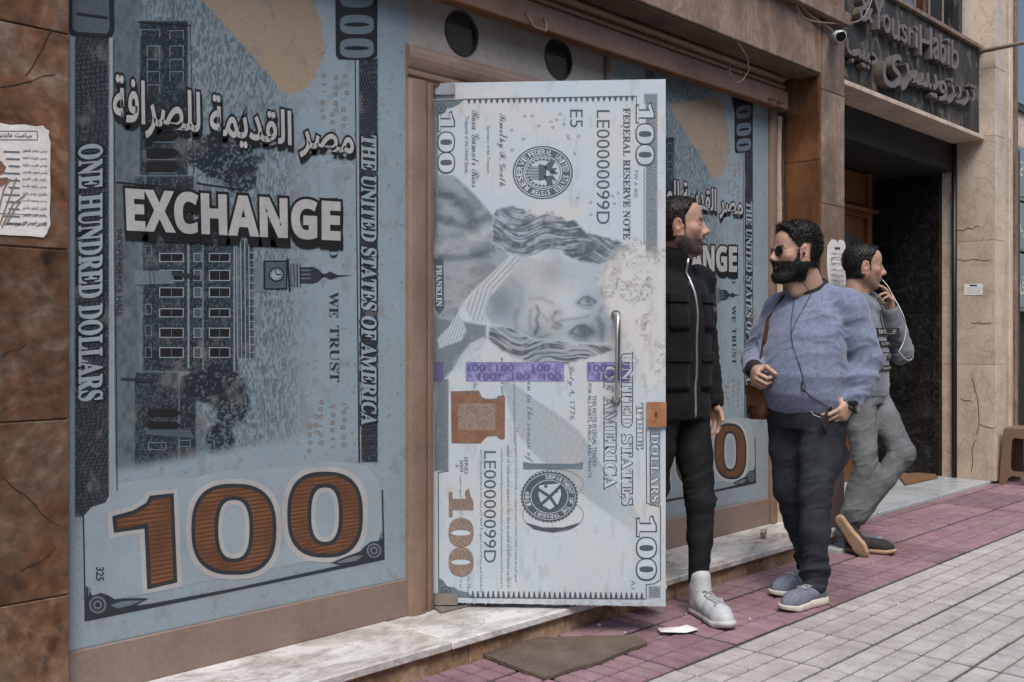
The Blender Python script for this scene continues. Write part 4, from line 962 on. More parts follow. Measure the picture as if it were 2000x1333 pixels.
    F.poly([(1052,322),(1068,326),(1066,352),(1052,355)], S, L2, 'seal')
    for pts in ([(1062,330),(1076,312),(1084,318),(1078,330),(1088,330),(1080,340)], [(1062,346),(1080,344),(1088,356),(1078,352),(1080,364),(1070,364)], [(1074,334),(1086,337),(1090,342),(1082,342),(1074,342)]): F.poly(pts, S, L2, 'seal')
    for k in range(16):
        t = math.pi*.4+math.pi*1.2*k/15; F.poly(circ(cx+30*math.cos(t), cy+26*math.sin(t), 3.2, 2.2, 8), S, L2+k*1e-6, 'seal')
    cx, cy = 1073, 972
    n = 88; F.poly([(cx+(57 if k % 2 else 53.5)*math.cos(2*math.pi*k/n), cy+(51 if k % 2 else 48)*math.sin(2*math.pi*k/n)) for k in range(n)], S, L3, 'seal')
    F.ring(circ(cx,cy,51,45.5), circ(cx,cy,49.8,44.3), 'd_pale', L4, 'seal'); F.ring(circ(cx,cy,37,33), circ(cx,cy,35.6,31.7), 'd_pale', L4, 'seal')
    rot_text_ring(F, 'DEPARTMENT OF', cx, cy, 43.3, 38.6, -1.75, .35, .095, 'd_pale', L4, 'seal_lettering'); rot_text_ring(F, 'THE TREASURY', cx, cy, 43.3, 38.6, .5, 2.3, .095, 'd_pale', L4, 'seal_lettering')
    rot_text_ring(F, '1789', cx, cy, 43.3, 38.6, 2.65, 3.4, .095, 'd_pale', L4, 'seal_lettering')
    F.poly([(1053,950),(1093,946),(1096,968),(1090,986),(1074,997),(1058,988),(1052,970)], 'd_pale', L4, 'seal')
    F.line([(1056,988),(1074,972),(1096,950)], 6, S, L5, 'seal'); F.line([(1052,958),(1074,972),(1086,990)], 6, S, L5+.0001, 'seal')
    for t in ((1062,982),(1086,962),(1066,952)): F.poly(circ(*t,3.5,3,10), S, L5+.0002, 'seal')
    F.poly([(1021,904),(1022,919),(1120,918),(1138,919),(1139,904),(1120,908),(1040,907)], G, L1, 'numeral')
    F.ring(circ(1080,1008,60,34), circ(1080,1008,58.6,32.6), G, L1, 'numeral'); F.poly([(1026,1022),(1060,1032),(1100,1032),(1134,1022),(1118,1034),(1080,1041),(1042,1036)], S, L2, 'numeral')
    F.ring(circ(1084,948,56,30), circ(1084,948,54.6,28.6), G, L1, 'numeral')
    # violet security strip
    for x0, x1, m_ in ((838,866,'p_violet'),(910,1102,'p_purple'),(1146,1213,'p_purple'),(1213,1230,'p_violet')):
        F.rect(max(x0,848), 709, x1, 747, m_, L2, 'security_strip')
    for x0, y0 in ((914,714),(970,714),(1040,714),(935,731),(1000,731),(1062,731),(1150,714),(1168,731)):
        F.text('100', (x0,y0), (x0+34,y0), (x0+34,y0+13), (x0,y0+13), 'p_violet', L3, 'security_strip', .03)
    # copper inkwell
    ik = lambda q: [(830+a*.405, 660+b*.405) for a, b in q]
    F.poly(ik([(125,262),(260,258),(275,290),(300,300),(345,296),(352,284),(380,280),(386,292),(385,490),(372,496),(352,488),(346,478),(300,480),(280,500),(268,514),(128,512)]), 'p_copper', L2, 'inkwell_print')
    F.line(ik([(140,268),(255,266),(275,298),(345,304),(356,290),(378,292)]), 1.6, 'p_soft', L3, 'inkwell_print')
    F.rect(895, 790, 968, 842, 'p_flake', L3, 'inkwell_print')
door_art(DP); DP.emit(dr)
def dpt(px, py, out): return DP.p(px, py, out)
# handle, hinges, lock
hb = [dpt(1203,617,.004), dpt(1203,616,.03), dpt(1206,617,.055), dpt(1207,628,.07), dpt(1207,660,.072), dpt(1206,740,.072), dpt(1206,770,.07), dpt(1204,781,.055), dpt(1203,783,.03), dpt(1203,783,.004)]
hd = MB().tube(hb, .0115, 14).build('pull_handle', M['chrome'], dr, smooth=True)
for k in (0, -1):
    MB().tube([hb[k], hb[k]+DN*.006], .019, 18).build('rosette', M['chrome'], hd)
def plate(x0, y0, x1, y1, t, mat, name, b=.0):
    q = [dpt(x0,y0,.0022), dpt(x1,y0,.0022), dpt(x1,y1,.0022), dpt(x0,y1,.0022)]
    return MB().prism(q, DN*t).build(name, M[mat], dr)
plate(845,166,889,188,.012,'chrome','top_hinge_plate'); bh = plate(846,1160,894,1182,.014,'steel','bottom_hinge_plate')
lk = plate(1263,787,1301,835,.012,'copper','lock_plate')
F2 = Flat(DH+DN*.0148, DU, DN); F2.poly(circ(1281,806,3.2,3.4,14), 'p_black', 0, 'keyhole'); F2.poly([(1279.6,806),(1282.4,806),(1283.4,817),(1279,817)], 'p_black', .0002, 'keyhole'); F2.emit(lk)
tp = [on_z(846,1190,.108), on_z(862,1199,.108), on_z(922,1184,.108), on_z(905,1178,.108)]
MB().prism([tuple(p) for p in tp], (0,0,.006)).build('pivot_plate', M['steel'], None, label='small steel floor plate under the hinge of the open door', cat='plate')
# ================================================================ sculpting with distance fields
def V(*a): return np.array(a, np.float32)
class Clay:
    def __init__(s, lo, hi, h):
        s.lo = np.array(lo, np.float32); s.h = h
        s.n = [int(math.ceil((b-a)/h))+1 for a, b in zip(lo, hi)]
        s.D = np.full(s.n, .5, np.float32)
        s.ax = [s.lo[i]+h*np.arange(s.n[i], dtype=np.float32) for i in range(3)]
    def _blk(s, lo, hi):
        sl = []
        for i in range(3):
            a = max(0, int(math.floor((lo[i]-s.lo[i])/s.h))); b = min(s.n[i], int(math.ceil((hi[i]-s.lo[i])/s.h))+1)
            if b <= a: return None, None
            sl.append(slice(a, b))
        X_ = s.ax[0][sl[0]][:, None, None]; Y_ = s.ax[1][sl[1]][None, :, None]; Z_ = s.ax[2][sl[2]][None, None, :]
        return tuple(sl), (X_, Y_, Z_)
    def _put(s, sl, d, k, sub):
        a = s.D[sl]
        if sub:
            h = np.clip(.5-.5*(a+d)/k, 0, 1) if k > 0 else None
            s.D[sl] = np.maximum(a, -d) if k <= 0 else a*(1-h)+(-d)*h+k*h*(1-h)
        else:
            if k <= 0: s.D[sl] = np.minimum(a, d)
            else:
                h = np.clip(.5+.5*(a-d)/k, 0, 1); s.D[sl] = a*(1-h)+d*h-k*h*(1-h)
    def cone(s, a, b, ra, rb, k=.01, sub=False, sq=None):
        a = np.array(a, np.float32); b = np.array(b, np.float32); m = max(ra, rb)*1.0+k+.025
        sl, P = s._blk(np.minimum(a, b)-m, np.maximum(a, b)+m)
        if sl is None: return s
        d = b-a; L = float(d@d)+1e-12
        px, py, pz = P[0]-a[0], P[1]-a[1], P[2]-a[2]
        t = np.clip((px*d[0]+py*d[1]+pz*d[2])/L, 0, 1)
        qx, qy, qz = px-t*d[0], py-t*d[1], pz-t*d[2]
        if sq is not None:
            u = np.array(sq[0], np.float32); u = u/np.linalg.norm(u); e = (qx*u[0]+qy*u[1]+qz*u[2])*(sq[1]-1)
            qx, qy, qz = qx+e*u[0], qy+e*u[1], qz+e*u[2]
        s._put(sl, np.sqrt(qx*qx+qy*qy+qz*qz)-(ra+t*(rb-ra)), k, sub); return s
    def chain(s, pts, rs, k=.012, **kw):
        for i in range(len(pts)-1): s.cone(pts[i], pts[i+1], rs[i], rs[i+1], k, **kw)
        return s
    def ell(s, c, r, k=.01, sub=False, rot=None):
        c = np.array(c, np.float32); r = np.array(r, np.float32); m = float(r.max())+k+.02
        sl, P = s._blk(c-m, c+m)
        if sl is None: return s
        q = [P[i]-c[i] for i in range(3)]
        if rot is not None:
            R = np.array(rot, np.float32); q = [R[0, i]*q[0]+R[1, i]*q[1]+R[2, i]*q[2] for i in range(3)]
        k0 = np.sqrt(sum((q[i]/r[i])**2 for i in range(3))); k1 = np.sqrt(sum((q[i]/r[i]**2)**2 for i in range(3)))+1e-6
        s._put(sl, k0*(k0-1)/k1, k, sub); return s
    def loft(s, z, a, b, cx, cy, k=.02, p=2.3, sub=False):
        """upright body section: half widths a, b and centre by height"""
        m = max(a)+.06
        sl, P = s._blk((min(cx)-m, min(cy)-max(b)-.06, min(z)-k-.02), (max(cx)+m, max(cy)+max(b)+.06, max(z)+k+.02))
        if sl is None: return s
        zz = P[2].ravel(); A = np.interp(zz, z, a)[None, None, :]; B = np.interp(zz, z, b)[None, None, :]
        CX = np.interp(zz, z, cx)[None, None, :]; CY = np.interp(zz, z, cy)[None, None, :]
        rr = (np.abs((P[0]-CX)/A)**p+np.abs((P[1]-CY)/B)**p)**(1/p)
        d = (rr-1)*np.minimum(A, B)
        dz = np.maximum(min(z)-zz, zz-max(z))[None, None, :]
        s._put(sl, np.maximum(d, dz).astype(np.float32), k, sub); return s
    def cut_plane(s, p, n):
        p = np.array(p, np.float32); n = np.array(n, np.float32)/np.linalg.norm(n)
        d = (s.ax[0][:, None, None]-p[0])*n[0]+(s.ax[1][None, :, None]-p[1])*n[1]+(s.ax[2][None, None, :]-p[2])*n[2]
        s.D = np.maximum(s.D, d); return s
    def mesh(s, smooth=2):
        D = s.D; ins = D < 0; n = D.shape
        cnt = np.zeros([k-1 for k in n], np.int8)
        for i in (0, 1):
            for j in (0, 1):
                for k in (0, 1): cnt += ins[i:n[0]-1+i, j:n[1]-1+j, k:n[2]-1+k]
        act = (cnt > 0) & (cnt < 8); idx = np.full(act.shape, -1, np.int32); C = np.argwhere(act); idx[act] = np.arange(len(C))
        acc = np.zeros((len(C), 3), np.float32); w = np.zeros(len(C), np.float32)
        cor = [(i, j, k) for i in (0, 1) for j in (0, 1) for k in (0, 1)]
        val = {c: D[C[:, 0]+c[0], C[:, 1]+c[1], C[:, 2]+c[2]] for c in cor}
        for a in cor:
            for axi in range(3):
                if a[axi]: continue
                b = tuple(1 if q == axi else a[q] for q in range(3))
                va, vb = val[a], val[b]; x = (va < 0) != (vb < 0)
                t = np.where(x, va/(va-vb+1e-12), 0)
                p = np.tile(np.array(a, np.float32), (len(C), 1)); p[:, axi] += t
                acc += p*x[:, None]; w += x
        Vt = s.lo+s.h*(C+acc/np.maximum(w, 1)[:, None])
        Q = []
        for axi in range(3):
            o = [q for q in range(3) if q != axi]
            lo_ = [slice(1, n[q]-1) for q in range(3)]; lo_[axi] = slice(0, n[axi]-1)
            hi_ = list(lo_); hi_[axi] = slice(1, n[axi])
            a = ins[tuple(lo_)]; b = ins[tuple(hi_)]; e = np.argwhere(a != b)
            if not len(e): continue
            base = e.copy(); 
            for q in o: base[:, q] += 1
            flip = a[tuple(e.T)]
            def cell(d0, d1):
                z = base.copy(); z[:, o[0]] -= d0; z[:, o[1]] -= d1; return idx[tuple(z.T)]
            f = np.stack([cell(0, 0), cell(1, 0), cell(1, 1), cell(0, 1)], 1)
            if axi == 1: flip = ~flip
            f[~flip] = f[~flip][:, ::-1]
            Q.append(f)
        F = np.concatenate(Q); F = F[(F >= 0).all(1)]
        for it in range(smooth):
            lam = .55 if it % 2 == 0 else -.35
            S = np.zeros_like(Vt); W = np.zeros(len(Vt), np.float32)
            for a in range(4):
                i, j = F[:, a], F[:, (a+1) % 4]
                for ax_ in range(3):
                    S[:, ax_] += np.bincount(i, Vt[j, ax_], len(Vt)); 
                    S[:, ax_] += np.bincount(j, Vt[i, ax_], len(Vt))
                W += np.bincount(i, minlength=len(Vt))+np.bincount(j, minlength=len(Vt))
            Vt = Vt+lam*(S/np.maximum(W, 1)[:, None]-Vt)
        return Vt.astype(np.float64), F
def normals(Vt, F):
    n = np.cross(Vt[F[:, 2]]-Vt[F[:, 0]], Vt[F[:, 3]]-Vt[F[:, 1]]); N = np.zeros_like(Vt)
    for a in range(4):
        for ax_ in range(3): N[:, ax_] += np.bincount(F[:, a], n[:, ax_], len(Vt))
    return N/(np.linalg.norm(N, axis=1)[:, None]+1e-12)
def quad_mesh(name, Vt, F, colour=None):
    me = bpy.data.meshes.new(name); F = np.asarray(F)
    me.vertices.add(len(Vt)); me.vertices.foreach_set('co', np.asarray(Vt, np.float32).ravel())
    me.loops.add(F.size); me.polygons.add(len(F)); me.loops.foreach_set('vertex_index', F.ravel().astype(np.int32))
    me.polygons.foreach_set('loop_start', np.arange(len(F))*4); me.update(calc_edges=True); me.validate()
    me.polygons.foreach_set('use_smooth', np.ones(len(me.polygons), bool))
    if colour is not None:
        at = me.color_attributes.new('colour', 'FLOAT_COLOR', 'POINT'); at.data.foreach_set('color', np.c_[colour, np.ones(len(Vt))].astype(np.float32).ravel())
    return me
def sub_mesh(Vt, F, keep):
    fk = keep[F].any(1); F2 = F[fk]; used = np.unique(F2); mp = np.full(len(Vt), -1); mp[used] = np.arange(len(used)); return used, mp[F2]
def ridge(t): return 1-np.abs(2*t-1)
def folds(Vt, N, amp, sc, seed=0.0, mask=None):
    """cloth creases: ridged noise, sc = frequency per axis"""
    zz = Vt[:, 2]+.45*Vt[:, 0]-.3*Vt[:, 1]+.05*fbm(Vt[:, 0]*6+seed, Vt[:, 1]*6, Vt[:, 2]*5, 2)
    x, y, z = Vt[:, 0]*sc[0]+seed, Vt[:, 1]*sc[1], zz*sc[2]
    wx = x+1.2*fbm(x*.5, y*.5, z*.5+9, 2)
    d = (ridge(vnoise(wx, y, z))**2-.35)+.5*(ridge(vnoise(wx*2.1+5, y*2.1, z*2.1))**2-.35)
    d2 = ridge(vnoise(x*2.7+3, y*2.7, z*2.4))**2-.35
    return Vt+N*((amp*d+amp*.22*d2)*(1 if mask is None else mask))[:, None]
def near(Vt, pts, r):
    m = np.zeros(len(Vt))
    for p in pts: m = np.maximum(m, np.exp(-((Vt-np.array(p))**2).sum(1)/r**2))
    return m
def unit(a): a = np.array(a, float); return a/np.linalg.norm(a)
# ---------------------------------------------------------------- hands
def hand_mesh(wrist, d, palm, left, curl, thumb=.5, spread=.12, h=.0024, forearm=None, sc=1.0):
    """wrist point, d: wrist to knuckles, palm: direction the palm faces; curl: per finger (a,b,c) bends; returns verts, faces"""
    d = unit(d); palm = unit(np.array(palm)-d*np.dot(palm, d)); side = np.cross(palm, d) if left else np.cross(d, palm)   # towards the thumb
    W = np.array(wrist, float)
    pts = [W]; pr = []
    def loc(a, b, c): return W+sc*(side*a+d*b+palm*c)
    prims = [('c', loc(0,-.05,0), loc(0,.0,0), .026*sc, .024*sc, .012, (palm, 1.3)),
             ('c', loc(.006,.012,0), loc(.024,.078,-.004), .019*sc, .0135*sc, .014, (palm, 1.15)), ('c', loc(0,.012,0), loc(.004,.084,-.005), .019*sc, .0135*sc, .014, (palm, 1.15)),
             ('c', loc(-.006,.012,0), loc(-.015,.08,-.004), .018*sc, .013*sc, .014, (palm, 1.15)), ('c', loc(-.012,.012,0), loc(-.032,.072,-.002), .017*sc, .012*sc, .014, (palm, 1.15)),
             ('c', loc(.014,.012,.006), loc(.03,.046,.012), .016*sc, .014*sc, .012, None)]
    base = [(.026,.082,-.003),(.005,.088,-.004),(-.015,.084,-.003),(-.033,.074,0)]
    lens = [(.043,.026,.021),(.048,.03,.022),(.044,.028,.021),(.034,.021,.019)]
    for i in range(4):
        p = loc(*base[i]); ang = 0; r0 = (.0092,.0094,.009,.008)[i]*sc
        dirx = spread*(1.2, .35, -.4, -1.3)[i]
        for j in range(3):
            ang += curl[i][j]
            v = unit(d*math.cos(ang)+palm*math.sin(ang)+side*dirx*math.cos(ang)); q = p+v*lens[i][j]*sc
            prims.append(('c', p, q, r0*(1-.07*j), r0*(1-.07*(j+1)), .0025, None)); p = q
    t0 = loc(.026,.03,.01); v1 = unit(side*.85+d*(.75)+palm*(.25+thumb*.6)); t1 = t0+v1*.036*sc; v2 = unit(side*(.55-thumb*.6)+d*.95+palm*(.2+thumb*.7)); t2 = t1+v2*.03*sc; t3 = t2+unit(v2+palm*.2*thumb)*.022*sc
    prims += [('c', t0, t1, .0125*sc, .0105*sc, .006, None), ('c', t1, t2, .0105*sc, .0095*sc, .002, None), ('c', t2, t3, .0095*sc, .0078*sc, .002, None)]
    if forearm is not None: prims.append(('c', W-d*.03, np.array(forearm, float), .027*sc, .034*sc, .015, None))
    P = np.array([q for pr_ in prims for q in (pr_[1], pr_[2])]); lo = P.min(0)-.045; hi = P.max(0)+.045
    c = Clay(lo, hi, h)
    for _, a, b, ra, rb, k, sq in prims: c.cone(a, b, ra, rb, k, sq=sq)
    return c.mesh(2)
# ---------------------------------------------------------------- heads
def head_mesh(sc=1.0, jaw=1.0, nose=1.0, h=.0026, neck=(0,-.05,-.2), neck_r=.058, fat=0.0):
    c = Clay((-.115,-.15,-.26), (.115,.15,.15), h)
    c.ell((0,-.016,.036), (.0765+fat,.098,.087), .01).ell((0,.03,-.025), (.062+fat,.066,.088), .03).ell((0,.046,.055), (.06,.045,.052), .03)
    for s_ in (-1, 1):
        c.cone((s_*.054*jaw,-.004,-.05), (s_*.02,.062,-.1), .024+fat, .018, .03).cone((s_*.055,0,-.01), (s_*.056*jaw,-.006,-.055), .022+fat, .02, .03)
        c.ell((s_*.044,.058,-.014), (.021+fat,.022,.02), .022)
        c.cone((s_*.044,.073,.022), (s_*.012,.087,.023), .0085, .008, .012)
        c.ell((s_*.033,.096,.006), (.0175,.014,.0125), .013, sub=True)
        c.ell((s_*.033,.0755,.006), (.0155,.0145,.0125), .004)
        c.cone((s_*.016,.0865,.0085), (s_*.046,.078,.0095), .0042, .0042, .003); c.cone((s_*.016,.086,.0005), (s_*.046,.0775,.002), .0034, .0034, .003)
        c.cone((s_*.013,.1,-.033), (s_*.012,.094,-.028), .0078*nose, .008, .008)
        c.ell((s_*.0075,.104,-.0365), (.0038,.006,.004), .003, sub=True)
        c.ell((s_*.081,-.008,-.002), (.0085,.021,.034), .006, rot=Matrix.Rotation(s_*-.32, 3, 'Z') @ Matrix.Rotation(-.2, 3, 'X'))
        c.ell((s_*.092,-.002,.003), (.0085,.0115,.019), .004, sub=True)
        c.ell((s_*.076,.012,-.006), (.006,.007,.009), .006)
    c.cone((0,.09,.02), (0,.107*(.5+.5*nose),-.022), .0085, .0105*nose, .014).ell((0,.108*(.5+.5*nose),-.026), (.0115*nose,.0105,.0105), .01)
    c.ell((0,.073,-.1), (.024,.02,.02), .02)
    c.ell((0,.087,-.058), (.03,.012,.02), .015)
    c.cone((-.02,.087,-.054), (0,.0975,-.0515), .0045, .006, .006).cone((.02,.087,-.054), (0,.0975,-.0515), .0045, .006, .006)
    c.cone((-.017,.087,-.0655), (.017,.087,-.0655), .006, .006, .006).ell((0,.0925,-.0655), (.013,.006,.006), .006)
    c.cone((-.024,.092,-.0592), (.024,.092,-.0592), .0022, .0022, .004, sub=True); c.ell((0,.1,-.0592), (.02,.006,.0018), .003, sub=True)
    c.cone((0,-.022,-.06), neck, neck_r, neck_r+.006, .03).cone((0,.03,-.085), (0,.0,-.17), .03, .03, .03)
    return c.mesh(3)
SKIN = np.array([.40, .225, .155])
def head_colours(Vt, beard=0.0, full=0.0, hairline=.07, side_fade=0.0, temple=.0, back=-.09, skin=SKIN):
    x, y, z = Vt.T; ax_ = np.abs(x)
    n = fbm(x*60, y*60, z*60, 3); c = np.tile(skin, (len(Vt), 1))*(.92+.16*n)[:, None]
    red = np.exp(-(((ax_-.045)/.025)**2+((z+.02)/.025)**2))*(y > .03)+np.exp(-((x/.02)**2+((z+.025)/.016)**2))*(y > .09)+(ax_ > .08)*(np.abs(z) < .045)
    c = mixc(c, np.clip(red, 0, 1)*.3, (.44, .19, .135))
    lips = np.exp(-((ax_/.021)**4+((z+.06)/.0075)**4))*(y > .08); c = mixc(c, lips*.6, (.3, .12, .095))
    sock = np.exp(-(((ax_-.033)/.016)**2+((z-.004)/.012)**2))*(y > .06); c = mixc(c, sock*.3, (.23, .125, .09))
    # brows
    bz = .0235+.004*np.sin(np.clip((ax_-.012)/.04, 0, 1)*2.2); br = sm(.0075, .0035, np.abs(z-bz))*sm(.010, .015, ax_)*sm(.056, .046, ax_)*(y > .05)
    c = mixc(c, br*.92*(.7+.3*vnoise(x*700, y*700, z*250)), (.012, .009, .008))
    # hair cover mask
    front = hairline+temple*sm(.02, .055, ax_)-.9*np.maximum(0, ax_-.05)
    top = sm(-.008, .012, z-(np.where(y > .0, front+np.clip((.1-y), 0, .1)*-.95*0, front))+np.clip((.055-y)*1.15, -.1, .14))
    sideburn = sm(.0, .012, ax_-.06)*sm(.030, .014, y)*sm(-.025, -.008, z)
    backm = sm(.0, -.03, y)*sm(back, back+.035, z)
    ear = ((ax_ > .0775) & (np.abs(z) < .042) & (y > -.036) & (y < .02))
    hair = np.clip(np.maximum(np.maximum(top, sideburn), backm), 0, 1)*(1-ear)
    hair *= np.where((y > .06) & (z < hairline-.01), 0, 1)
    # beard mask
    jl = sm(.004, -.02, z+.042*0+.0+.5*np.maximum(0, .02-y)*0+(.055-np.clip(y, 0, .055))*-.25+.026)
    bm = sm(-.026, -.064, z-.42*np.clip(.05-y, 0, .06)+.016*(fbm(x*110, y*110, z*110, 2)-.5))*sm(-.03, .0, y)*sm(-.135, -.11, z)
    must = sm(.03, .024, ax_)*sm(-.0375, -.042, z)*sm(-.056, -.05, z)*(y > .075)
    bm = bm*(1-np.exp(-((ax_/.025)**4+((z+.061)/.0125)**4))); bm = np.maximum(bm, must)
    burn = sm(.052, .06, ax_)*sm(.035, .02, y)*sm(-.012, .004, y)*sm(.0, -.01, z); bm = np.maximum(bm, burn*.8)
    bm *= (1-ear)
    c = mixc(c, np.clip(bm*beard*(.75+.5*n), 0, 1), (.035, .026, .022))
    c = mixc(c, hair*(.9), (.015, .012, .011))
    return c, hair, bm
M['skin'] = attr_mat('skin', rough=.52, grain=.07, gscale=160, spec=.4, bump=.0004, sss=.08, bscale=900)
M['hair'] = nmat('black_hair', [(.3,(.005,.0045,.004)),(.7,(.02,.016,.014))], 180, .5, .0012, 420, stretch=(1,1,.35), spec=.35)
M['eye'] = plain('eye_white', (.6, .55, .5), .15); M['iris'] = plain('dark_iris', (.015, .009, .006), .1)
def shell(Vt, F, N, mask, thick, thr, rough_, seed=0.0, curl=0.0):
    used, F2 = sub_mesh(Vt, F, mask > thr)
    m = mask[used]; P = Vt[used]; q = fbm(P[:, 0]*150+seed, P[:, 1]*150, P[:, 2]*60, 3); q2 = vnoise(P[:, 0]*420+seed, P[:, 1]*420, P[:, 2]*160)
    t = thick(P)*m+rough_*m*((q-.5)*2+(q2-.5))-.0012*(1-m)+curl*m*sm(.04,.09,P[:, 2])*(fbm(P[:, 0]*95, P[:, 1]*95, P[:, 2]*95, 2)-.5)*2
    return P+N[used]*t[:, None], F2
def strands(P, Nn, n, length, lean, seed, width=.0011, jitter=.45):
    rs = np.random.RandomState(seed); i = rs.randint(0, len(P), n); b = P[i]; d = Nn[i]*.75+np.array(lean)*.8+rs.normal(0, jitter, (n, 3)); d /= np.linalg.norm(d, axis=1)[:, None]
    s_ = np.cross(d, rs.normal(0, 1, (n, 3))); s_ = s_/np.linalg.norm(s_, axis=1)[:, None]*width; L_ = length*rs.uniform(.6, 1.35, n)[:, None]
    b = b-d*.001; m = b+d*L_*.55+np.array((0, 0, -.0006)); t = b+d*L_+np.array(lean)*.25*L_
    V_ = np.stack([b-s_, b+s_, m+s_*.7, m-s_*.7, t+s_*.12, t-s_*.12], 1).reshape(-1, 3); o = np.arange(n)[:, None]*6
    return V_, np.concatenate([o+np.array([[0, 1, 2, 3]]), o+np.array([[3, 2, 4, 5]])])
def add_strands(v, f, n, length, lean, seed, **k):
    Nn = normals(v, f); a, b = strands(v, Nn, n, length, lean, seed, **k); return np.concatenate([v, a]), np.concatenate([f, b+len(v)])
def make_head(par, pos, yaw, pitch, roll, sc, skin, hair_t, beard, beard_t, hair_kw, neck_world=None, head_kw={}, name_beard='beard', curl=0.0, hair_len=.007):
    """head parts in the person's local frame; returns transform and skin vertices"""
    R = (Matrix.Rotation(yaw, 3, 'Z') @ Matrix.Rotation(pitch, 3, 'X') @ Matrix.Rotation(roll, 3, 'Y'))
    R = np.array(R); pos = np.array(pos, float)
    nk = R.T @ ((np.array(neck_world)-pos)/sc) if neck_world is not None else (0,-.05,-.2)
    Vt, F = head_mesh(neck=tuple(nk), **head_kw); N = normals(Vt, F)
    col, hair, bm = head_colours(Vt, beard=beard, skin=skin, **hair_kw)
    T = lambda P: pos+sc*(np.asarray(P) @ R.T)
    hv, hf = shell(Vt, F, N, hair, hair_t, .12, .0026, 0.0, curl)
    hv, hf = add_strands(hv, hf, 6500, hair_len, (0,-.35,-.1) if not curl else (0,.1,.15), 3)
    link('hair', quad_mesh('hair', T(hv), hf), par, M['hair'], local=True)
    if beard_t:
        bv, bf = shell(Vt, F, N, bm, beard_t, .2, .0018, 3.0)
        bv, bf = add_strands(bv, bf, 4500, .008, (0,.25,-.55), 8, width=.0009)
        link(name_beard, quad_mesh('beard', T(bv), bf), par, M['hair'], local=True)
    for s_ in (-1, 1):
        mb = MB(); n = 12
        for q, rr, mt in ((0, .0124, 'eye'),):
            vs = [(s_*.033+rr*math.sin(a)*math.cos(b), .0775+rr*math.cos(a), .005+rr*math.sin(a)*math.sin(b)) for a in np.linspace(0, 2.2, 9) for b in np.linspace(0, 2*math.pi, 13)[:-1]]
            fs = [(i*12+j, i*12+(j+1) % 12, (i+1)*12+(j+1) % 12, (i+1)*12+j) for i in range(8) for j in range(12)]
            mb.add(T(np.array(vs)), fs)
        e = link('eye', mb.mesh('eye', [M['eye'], M['iris']]), par, None, local=True, smooth=True)
        for p in e.data.polygons: p.material_index = 1 if p.index < 30 else 0
    return T, T(Vt), F, col
def skin_flat(n, skin, seed=0): 
    return np.tile(skin, (n, 1))
def join(parts):
    Vs, Fs, Cs = [], [], []; o = 0
    for v, f, c in parts: Vs.append(v); Fs.append(np.asarray(f)+o); Cs.append(c); o += len(v)
    return np.concatenate(Vs), np.concatenate(Fs), np.concatenate(Cs)
def hand_cols(Vt, skin, knuckle=.12):
    n = fbm(Vt[:, 0]*90, Vt[:, 1]*90, Vt[:, 2]*90, 3); c = np.tile(skin, (len(Vt), 1))*(.85+.3*n)[:, None]; return c
